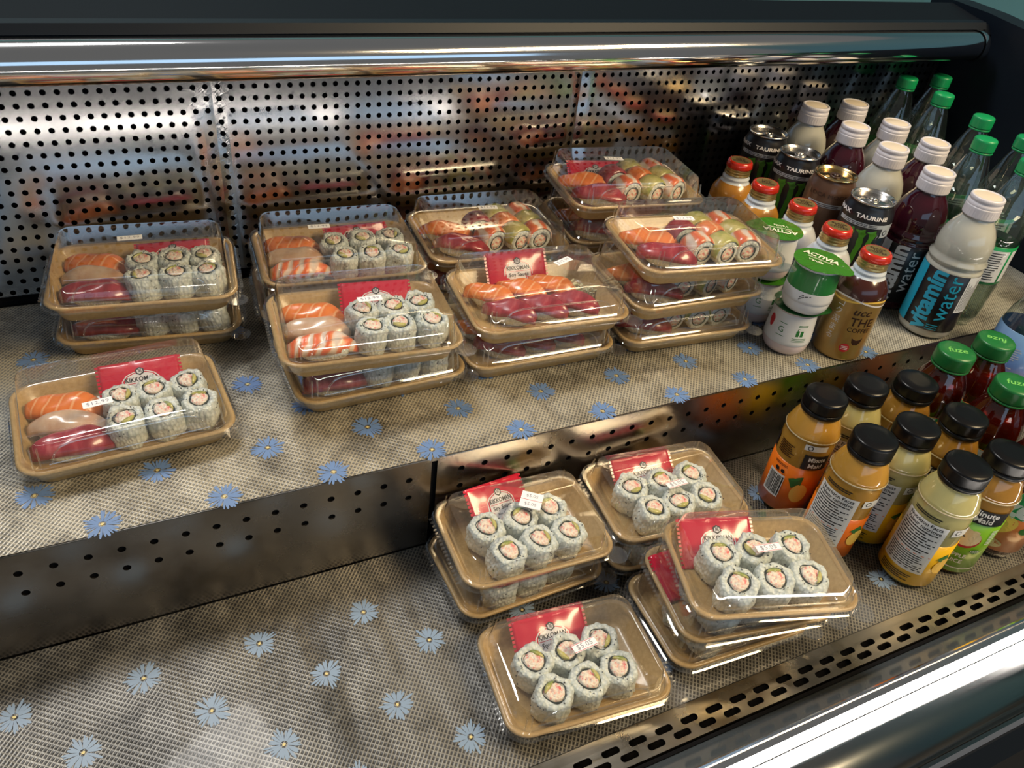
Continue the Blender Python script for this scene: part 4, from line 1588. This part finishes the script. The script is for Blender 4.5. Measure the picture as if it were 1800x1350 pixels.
# --- green-capped soda bottles
def soda():
    def rf(r, z, a):
        if z < 2.2:
            return r - .06 * (0.5 + .5 * cos(5 * a)) * (1 - z / 2.2) - .035 * (1 if int(z * 3.5) % 2 else 0)
        return r
    prof = [(0.01, .35), (.5, .1), (.9, 0), (1.1, .1), (1.22, .35)] + [(1.25, .35 + .28 * i) for i in range(1, 8)] + [(1.22, 2.5), (1.22, 4.8), (1.26, 5.0), (1.24, 5.4), (1.12, 6.0), (.86, 6.9), (.60, 7.7), (.46, 8.05), (.44, 8.3)]
    V, F = lathe(prof, 40, rfun=rf)
    body = mesh('bottle_body', V, F, 'clear pet')
    V, F = lathe([(0.01, .4), (.9, .15), (1.15, .4)] + [(1.17, .4 + .28 * i) for i in range(1, 8)] + [(1.15, 4.8), (1.18, 5.1), (1.12, 5.7), (.95, 6.3), (.01, 6.32)], 32, rfun=rf)
    liq = mesh('drink', V, F, 'soda water')
    V, F = ribbed_cap(.57, 8.15, 8.75, 'green cap', 40, .015, .5)
    V2, F2 = lathe([(.5, 8.02), (.56, 8.05), (.56, 8.12), (.5, 8.14)], 32)
    V, F, MI = join([(V, F), (V2, F2)])
    cap = mesh('cap', V, F, 'green cap')
    lab = band(1.23, 2.6, 4.7, 'label green')
    r = 1.245
    rn = random.Random(2)
    items = [(grid2(-2.6, -1.5, 2.75, 4.5, 8, 1), .002, 0), (grid2(-1.35, .1, 2.75, 4.5, 12, 1), .002, 0), (grid2(.25, 1.4, 2.75, 4.5, 8, 1), .002, 0), (grid2(1.55, 3.2, 2.75, 4.5, 8, 1), .002, 0),
             (lines2(-1.1, -.2, [4.3 - .22 * i for i in range(7)], .10, rn, .6), .008, 1), (lines2(.35, 1.3, [4.35 - .13 * i for i in range(12)], .05, rn, .4), .008, 1)]
    art = cyl_art(items, r, ['label white', 'ink black'])
    return [('bottle_body', body), ('drink', liq), ('cap', cap), ('label', lab, [('lettering', art)])]


SO = soda()
for x, y, lab in ((39.35, 22.0, 'clear green-capped soda bottle right of the frontmost milky drink bottle'),
                  (39.5, 24.8, 'clear green-capped soda bottle right of the front purple drink bottle'),
                  (42.4, 24.5, 'clear green-capped soda bottle cut by the picture edge, second from the front'),
                  (42.7, 27.5, 'clear green-capped soda bottle in front of the dark end panel, mid row'),
                  (43.6, 31.0, 'clear green-capped soda bottle third from the back corner'),
                  (43.8, 33.9, 'clear green-capped soda bottle against the perforated wall, left of the corner one'),
                  (46.8, 33.9, 'clear green-capped soda bottle in the far back corner by the end panel')):
    bottle('soda_bottle', SO, x, y, Zt, lab, 'bottle', 'green-capped soda bottles', -8)


# --- yogurt cups
def cup(kind):
    pk = kind != 'vanilla'
    prof = [(0.01, .02), (.78, 0), (.95, .08), (1.06, .28), (1.10, .5), (1.11, .8), (1.08, 1.3), (1.02, 2.0), (1.04, 2.28), (1.14, 2.33), (1.15, 2.37), (1.0, 2.38)]
    V, F = lathe(prof, 40)
    body = mesh('cup_body', V, F, ['yogurt pink' if pk else 'yogurt white'])
    pr = lambda z: 1.11 - (z - .8) * .078 if z > .8 else 1.10 + (z - .5) * .033
    items = []
    rn = random.Random(1)
    if pk:
        V, F = lathe([(1.10, .62), (1.122, .64), (1.125, .8), (1.09, 1.3), (1.03, 2.0), (1.04, 2.22)], 40)
        sl = mesh('label', V, F, 'label white')
        items = [(poly2([(-1.25 + .18 * cos(t) * (1 if sin(t) > 0 else .8), 1.55 + .32 * sin(t)) for t in [2 * pi * i / 14 for i in range(14)]]), .02, 0),
                 (text_pts('G', .42, -.62, 1.38, 0), .02, 1), (text_pts('5', .3, .2, 1.5), .02, 1), (lines2(-.8, -.4, [1.72, 1.08], .03), .02, 1), (lines2(.15, .62, [1.78, 1.72], .03), .02, 1),
                 (grid2(.12, .27, 1.2, 1.5, 2, 1), .02, 1), (grid2(.33, .48, 1.2, 1.5, 2, 1), .02, 1), (lines2(0, .7, [1.08, 1.0, .92], .025), .02, 1)]
        art = cyl_art(items, pr, ['apple skin', 'cup green'], 'lettering')
    else:
        V, F = lathe([(1.10, .62), (1.122, .64), (1.125, .8), (1.105, 1.2)], 40)
        V2, F2 = lathe([(1.105, 1.2), (1.045, 2.0), (1.05, 2.22)], 40)
        V, F, MI = join([(V, F, 0), (V2, F2, 1)])
        sl = mesh('label', V, F, ['label white', 'cup green'], MI)
        pod = lambda o_: ([(x, z) for x, z in [(-.05 + .5 * t, .78 + .30 * t + o_ * .3 + .05 * sin(4 * t)) for t in [i / 8 for i in range(9)]]] + [(x, z) for x, z in [(-.05 + .5 * t, .83 + .30 * t + o_ * .3 + .05 * sin(4 * t)) for t in [i / 8 for i in range(9)]]], [(i, i + 1, i + 10, i + 9) for i in range(8)])
        items = [(pod(0), .02, 0), (pod(.35), .02, 0), (poly2([(.45, 1.1), (.72, 1.2), (.78, 1.45), (.62, 1.62), (.5, 1.4)]), .02, 1), (lines2(-.75, -.5, [1.9, 1.8, 1.5], .04), .02, 1)]
        art = cyl_art(items, pr, ['ink black', 'foil print'], 'lettering')
    # foil lid with pulled corner
    n = 40
    P = []
    for i in range(n):
        a = 2 * pi * i / n
        r = 1.17 + 0.42 * max(0, cos(a)) ** 14
        P.append((r * cos(a), r * sin(a)))
    p, f = poly2(P)
    lp = [(x, y, 2.40 + .035 * (x * x + y * y > 1.6) * -1 + .012 * sin(9 * x) * sin(7 * y)) for x, y in p]
    m = 'foil dark green' if kind == 'strawberry' else 'foil green'
    lid = mesh('foil_lid', lp + [(x, y, z - .03) for x, y, z in lp], f + [tuple(len(lp) + k for k in reversed(q)) for q in f] + [(i, len(lp) + i, len(lp) + (i + 1) % n, (i + 1) % n) for i in range(n)], m, smooth=False)
    V, F, MI = join([flat(*text_pts('ACTIVIA', .46, -.05, .28, 0, bold=.03, sx=.95), 2.435), flat(*text_pts('Vanilla', .27, -.1, -.28, 0, bold=.01), 2.435), flat(*lines2(-.6, .6, [.02, -.04], .02), 2.435)])
    let = mesh('lettering', V, F, 'foil print', smooth=False)
    return [('cup_body', body), ('label', sl, [('lettering', art)]), ('foil_lid', lid, [('lettering', let)])]


CPV, CPS, CPG = cup('vanilla'), cup('strawberry'), cup('strawberry2')
YG = 'stacked yogurt cups'
bottle('yogurt_cup', CPS, 27.65, 22.4, Zt, 'white yogurt cup with dark green foil lid, lower of the front pair', 'yogurt', YG, 15)
bottle('yogurt_cup', CPV, 27.6, 22.1, Zt + 2.46, 'green and white vanilla yogurt cup on top of the front pair', 'yogurt', YG, -12)
bottle('yogurt_cup', CPG, 27.9, 25.2, Zt, 'white yogurt cup, lower of the pair behind, half hidden by trays', 'yogurt', YG, 40)
bottle('yogurt_cup', CPG, 27.8, 25.2, Zt + 2.46, 'white yogurt cup with bright green foil lid on top of the rear pair', 'yogurt', YG, 190)


# --- lower shelf juices with black caps
def juice(kind):
    drink = {'orange': 'orange drink', 'lemon': 'lemon drink', 'apple': 'amber drink', 'orange_side': 'orange drink'}[kind]
    lab_m = {'orange': 'label orange', 'lemon': 'label yellow', 'apple': 'label apple', 'orange_side': 'label orange'}[kind]
    prof = [(0.01, .05), (.9, 0), (1.08, .08), (1.15, .25), (1.15, 3.6), (1.16, 4.1), (1.14, 4.35), (1.18, 4.45), (1.14, 4.6), (1.02, 4.95), (.88, 5.25), (.78, 5.42), (.78, 5.55)]
    V, F = lathe(prof, 44)
    body = mesh('bottle_body', V, F, drink)
    V1, F1 = ribbed_cap(.90, 5.70, 6.3, 'black cap', 60, .03, .80, 120)
    V2, F2 = lathe([(.80, 5.44), (.88, 5.46), (.90, 5.52), (.90, 5.60), (.87, 5.66), (.82, 5.68)], 48)
    V3, F3 = lathe([(.80, 6.3), (.78, 6.27), (.74, 6.265), (.01, 6.27)], 48)
    V, F, MI = join([(V1, F1, 0), (V2, F2, 0), (V3, F3, 0)])
    cap = mesh('cap', V, F, ['black cap'], MI)
    rn = random.Random(8)
    zt_ = {'orange': 2.6, 'lemon': 2.7, 'apple': 3.2, 'orange_side': 2.9}[kind]
    lab = band(1.155, .22, zt_, lab_m, th=.02)
    r = 1.178
    it = []
    if kind in ('orange', 'lemon'):
        it += [(grid2(-1.15, .75, .95, 3.75, 14, 4), .012, 0), (text_pts('Nutrition Facts', .25, -.2, 3.6, 0, bold=.015), .018, 1), (text_pts('Valeur nutritive', .25, -.2, 3.38, 0, bold=.015), .018, 1),
               (lines2(-1.05, .65, [3.2 - .135 * i for i in range(9)], .055, rn, .35), .018, 1), (lines2(-1.1, .7, [1.98], .03), .018, 2), (lines2(-1.05, .65, [1.88 - .11 * i for i in range(8)], .045, rn, .3), .018, 1)]
        it += [(lines2(-.95, .6, [.72 - .1 * i for i in range(4)], .04, rn, .4), .024, 1), (lines2(-.9, .4, [4.05, 3.95], .05, rn, .4), .01, 1)]
        it += [(ellipse2(1.45, 1.5, .42, .45), .024, 3), (poly2([(1.0, 2.0), (1.45, 2.25), (1.6, 1.95), (1.25, 1.8)]), .026, 4)]
        it += [(grid2(.95, 2.0, 3.35, 3.75, 8, 1), .008, 0), (ellipse2(1.2, 3.57, .13, .13), .014, 1), (ellipse2(1.2, 3.57, .09, .09), .017, 0)]
    elif kind == 'orange_side':
        it += [(grid2(-.9, -.05, .9, 2.2, 8, 1), .024, 0)]
        x = -.84
        while x < -.12:
            wd = rn.choice((.02, .04, .06))
            it.append((grid2(x, x + wd, 1.0, 2.1, 1, 1), .028, 1))
            x += wd + rn.choice((.02, .04))
        it += [(ellipse2(-.25, 2.4, .10, .10), .026, 1), (ellipse2(-.55, 2.4, .11, .11), .026, 1), (lines2(-.8, -.1, [2.75, 2.68], .03), .026, 1)]
        it += [(grid2(.35, 1.5, 2.95, 3.75, 8, 1), .012, 1), (text_pts('Minute', .34, .95, 3.52, 0, bold=.02, sx=.85), .018, 0), (text_pts('Maid', .34, .95, 3.17, 0, bold=.02), .018, 0)]
        it += [(lines2(-.95, -.05, [3.85 - .1 * i for i in range(7)], .05, rn, .3), .008, 5)]
        it += [(grid2(.2, 1.2, 4.0, 4.3, 6, 1), .012, 0), (ellipse2(.45, 4.15, .12, .12), .018, 1), (ellipse2(.45, 4.15, .08, .08), .021, 0)]
        it += [(ellipse2(.75, 1.5, .38, .55), .026, 3), (poly2([(.1, 2.2), (.7, 2.5), (.7, 2.0), (.35, 1.75)]), .028, 4), (grid2(-1.9, -1.3, 3.0, 3.8, 4, 1), .01, 1)]
    else:
        it += [(grid2(-1.35, .8, 3.2, 3.95, 12, 1), .03, 1), (text_pts('Minute', .40, -.15, 3.76, 0, bold=.02), .036, 0), (text_pts('Maid', .40, -.1, 3.42, 0, bold=.02), .036, 0)]
        it += [(ellipse2(-.3, 2.25, .62, .52), .026, 2), (ellipse2(-.3, 2.32, .58, .46), .030, 3), (ellipse2(-.45, 2.35, .08, .05), .034, 1), (poly2([(-.9, 2.5), (-.6, 2.9), (.1, 2.75), (.0, 2.1), (-.5, 2.0)]), .032, 3)]
        it += [(text_pts('100%', .2, .35, 1.6, 0), .03, 0), (text_pts('APPLE', .28, -.25, 1.25, 0, bold=.02), .03, 0), (text_pts('JUICE', .28, -.25, .92, 0, bold=.02), .03, 0), (ellipse2(.35, 1.62, .22, .12), .027, 4),
               (lines2(.55, .85, [2.9 - .1 * i for i in range(9)], .05), .03, 0), (lines2(-1.1, .9, [.5], .05), .03, 0)]
        it += [(grid2(-1.9, -.9, 3.9, 4.25, 8, 1), .01, 0)]
    art = cyl_art(it, r, ['panel white', 'ink black', 'apple skin' if kind == 'apple' else 'label orange', 'apple flesh' if kind == 'apple' else 'slice yellow', 'leaf green', 'coffee brown'], 'lettering')
    ringm = mesh('clear_ring', *lathe([(1.15, 4.38), (1.195, 4.42), (1.195, 4.45), (1.15, 4.5)], 40), 'clear ring')
    return [('bottle_body', body), ('cap', cap), ('label', lab, [('lettering', art)]), ('shoulder_ring', ringm)]


JO, JL, JA, JS = juice('orange'), juice('lemon'), juice('apple'), juice('orange_side')
for k, x, y, lab, tn in ((JS, 25.25, 17.3, 'orange juice bottle with barcode, leftmost of the black-capped juices', -8),
                         (JO, 25.25, 14.5, 'orange juice bottle with white facts panel, in front of the barcode bottle', -6),
                         (JL, 27.7, 17.35, 'lemonade bottle at the back behind the two orange juices', 0),
                         (JL, 27.7, 14.5, 'lemonade bottle in the middle of the black-capped juices', -6),
                         (JL, 27.75, 12.0, 'large yellow lemonade bottle frontmost by the slotted air grille', -2),
                         (JA, 30.2, 16.8, 'amber apple juice bottle at the back near the green-capped teas', 10),
                         (JA, 30.4, 14.3, 'amber apple juice bottle in the middle, in front of the teas', 10),
                         (JA, 30.2, 11.9, 'apple juice bottle with bright green label beside the front lemonade', 30)):
    bottle('juice_bottle', k, x, y, zt, lab, 'bottle', 'black-capped juice bottles', tn)


# --- green-capped teas
def tea(kind):
    def rf(r, z, a):
        return r - (.035 * (0.5 + .5 * cos(14 * a)) if 4.3 < z < 5.7 else 0)
    prof = [(0.01, .05), (1.0, 0), (1.2, .1), (1.27, .35), (1.27, 3.9), (1.29, 4.2), (1.27, 4.6), (1.18, 5.1), (1.0, 5.6), (.80, 5.95), (.74, 6.1), (.74, 6.2)]
    V, F = lathe(prof, 56, rfun=rf)
    body = mesh('bottle_body', V, F, 'cola glass')
    V, F = lathe([(0.01, .1), (1.1, .1), (1.2, .4), (1.2, 4.3), (1.1, 5.0), (.9, 5.5), (.01, 5.5)], 32)
    core = mesh('drink', V, F, 'tea core')
    V, F, MI = join([ribbed_cap(.86, 6.25, 6.95, 'fuze cap', 50, .012, .78, 100), lathe([(.76, 6.1), (.86, 6.13), (.86, 6.2), (.78, 6.24)], 40)])
    cap = mesh('cap', V, F, 'fuze cap')
    cl = mesh('lettering', *flat(*text_pts('fuze', .55, 0, 0, pi / 2, bold=.01, italic=.2), 6.955), 'fuze print', smooth=False)
    lab = band(1.275, .5, 3.9, 'label peach', th=.02)
    r = 1.3
    it = [(grid2(-3.5, 3.5, 2.5, 3.9, 40, 1), .002, 0), (text_pts('fuze', 1.35, -.45, 3.05, 0, bold=.05), .01, 1), (ellipse2(-.3, 2.0, .75, .5, 20, .5), .006, 2), (ellipse2(.9, 1.9, .32, .22), .008, 3), (lines2(-1.5, 1.5, [3.82, 2.52], .04), .01, 1),
          (grid2(.9, 2.0, 3.5, 3.88, 8, 1), .012, 1), (ellipse2(-.5, .9, .8, .3), .006, 4)]
    art = cyl_art(it, r, ['label green', 'label white', 'slice yellow', 'leaf green', 'apple flesh'], 'lettering')
    return [('bottle_body', body), ('drink', core), ('cap', cap, [('lettering', cl)]), ('label', lab, [('lettering', art)])]


TE = tea('peach')
for x, y, lab, tn in ((33.0, 17.4, 'iced tea bottle with green cap, leftmost of the teas under the upper shelf', -60),
                      (35.9, 17.5, 'iced tea bottle with green cap, behind and right of the leftmost tea', 110),
                      (33.6, 14.7, 'iced tea bottle with green cap, nearer than the two rear teas', -60),
                      (33.1, 11.9, 'peach iced tea bottle with orange and green label beside the apple juice', 14),
                      (35.9, 12.0, 'peach iced tea bottle at the far right front, mostly out of view', 0)):
    bottle('tea_bottle', TE, x, y, zt, lab, 'bottle', 'green-capped iced tea bottles', tn)

# --- tall blue and pink bottle at the right edge
def tallb():
    V, F = lathe([(0.01, .05), (1.0, 0), (1.2, .15), (1.25, .4), (1.25, 6.9), (1.1, 7.6), (.7, 8.5), (.5, 8.9), (.5, 9.1)], 40)
    body = mesh('bottle_body', V, F, 'clear pet')
    m = MATS['blue pink label']
    b = m.node_tree.nodes['Principled BSDF']
    tc = N(m, 'ShaderNodeTexCoord')
    sp = N(m, 'ShaderNodeSeparateXYZ')
    L(m, tc.outputs['Object'], sp.inputs[0])
    mr = N(m, 'ShaderNodeMapRange')
    mr.inputs['From Min'].default_value = 2.4 * U
    mr.inputs['From Max'].default_value = 6.8 * U
    L(m, sp.outputs['Z'], mr.inputs['Value'])
    c = ramp(m, mr.outputs[0], [(0.0, (0.70, 0.50, 0.52)), (0.3, (0.50, 0.32, 0.42)), (0.6, (0.10, 0.20, 0.50)), (1.0, (0.16, 0.30, 0.52))])
    L(m, c, b.inputs['Base Color'])
    lab = band(1.255, 2.4, 6.8, 'blue pink label', th=.02)
    rn = random.Random(4)
    it = [(lines2(-.6, .4, [6.0 - .12 * i for i in range(14)], .05, rn, .5), .006, 0)]
    x = -.5
    while x < .4:
        wd = rn.choice((.02, .04, .06))
        it.append((grid2(x, x + wd, 3.6, 4.3, 1, 1), .006, 1))
        x += wd + rn.choice((.02, .04))
    art = cyl_art(it, 1.28, ['label white', 'ink black'], 'lettering')
    V, F = ribbed_cap(.6, 9.0, 9.6, 'frosted cap', 36, .02)
    return [('bottle_body', body), ('label', lab, [('lettering', art)]), ('cap', mesh('cap', V, F, 'frosted cap'))]


bottle('flavoured_water_bottle', tallb(), 39.0, 18.0, zt, 'tall bottle with blue to pink label at the right picture edge', 'bottle', None, 0)
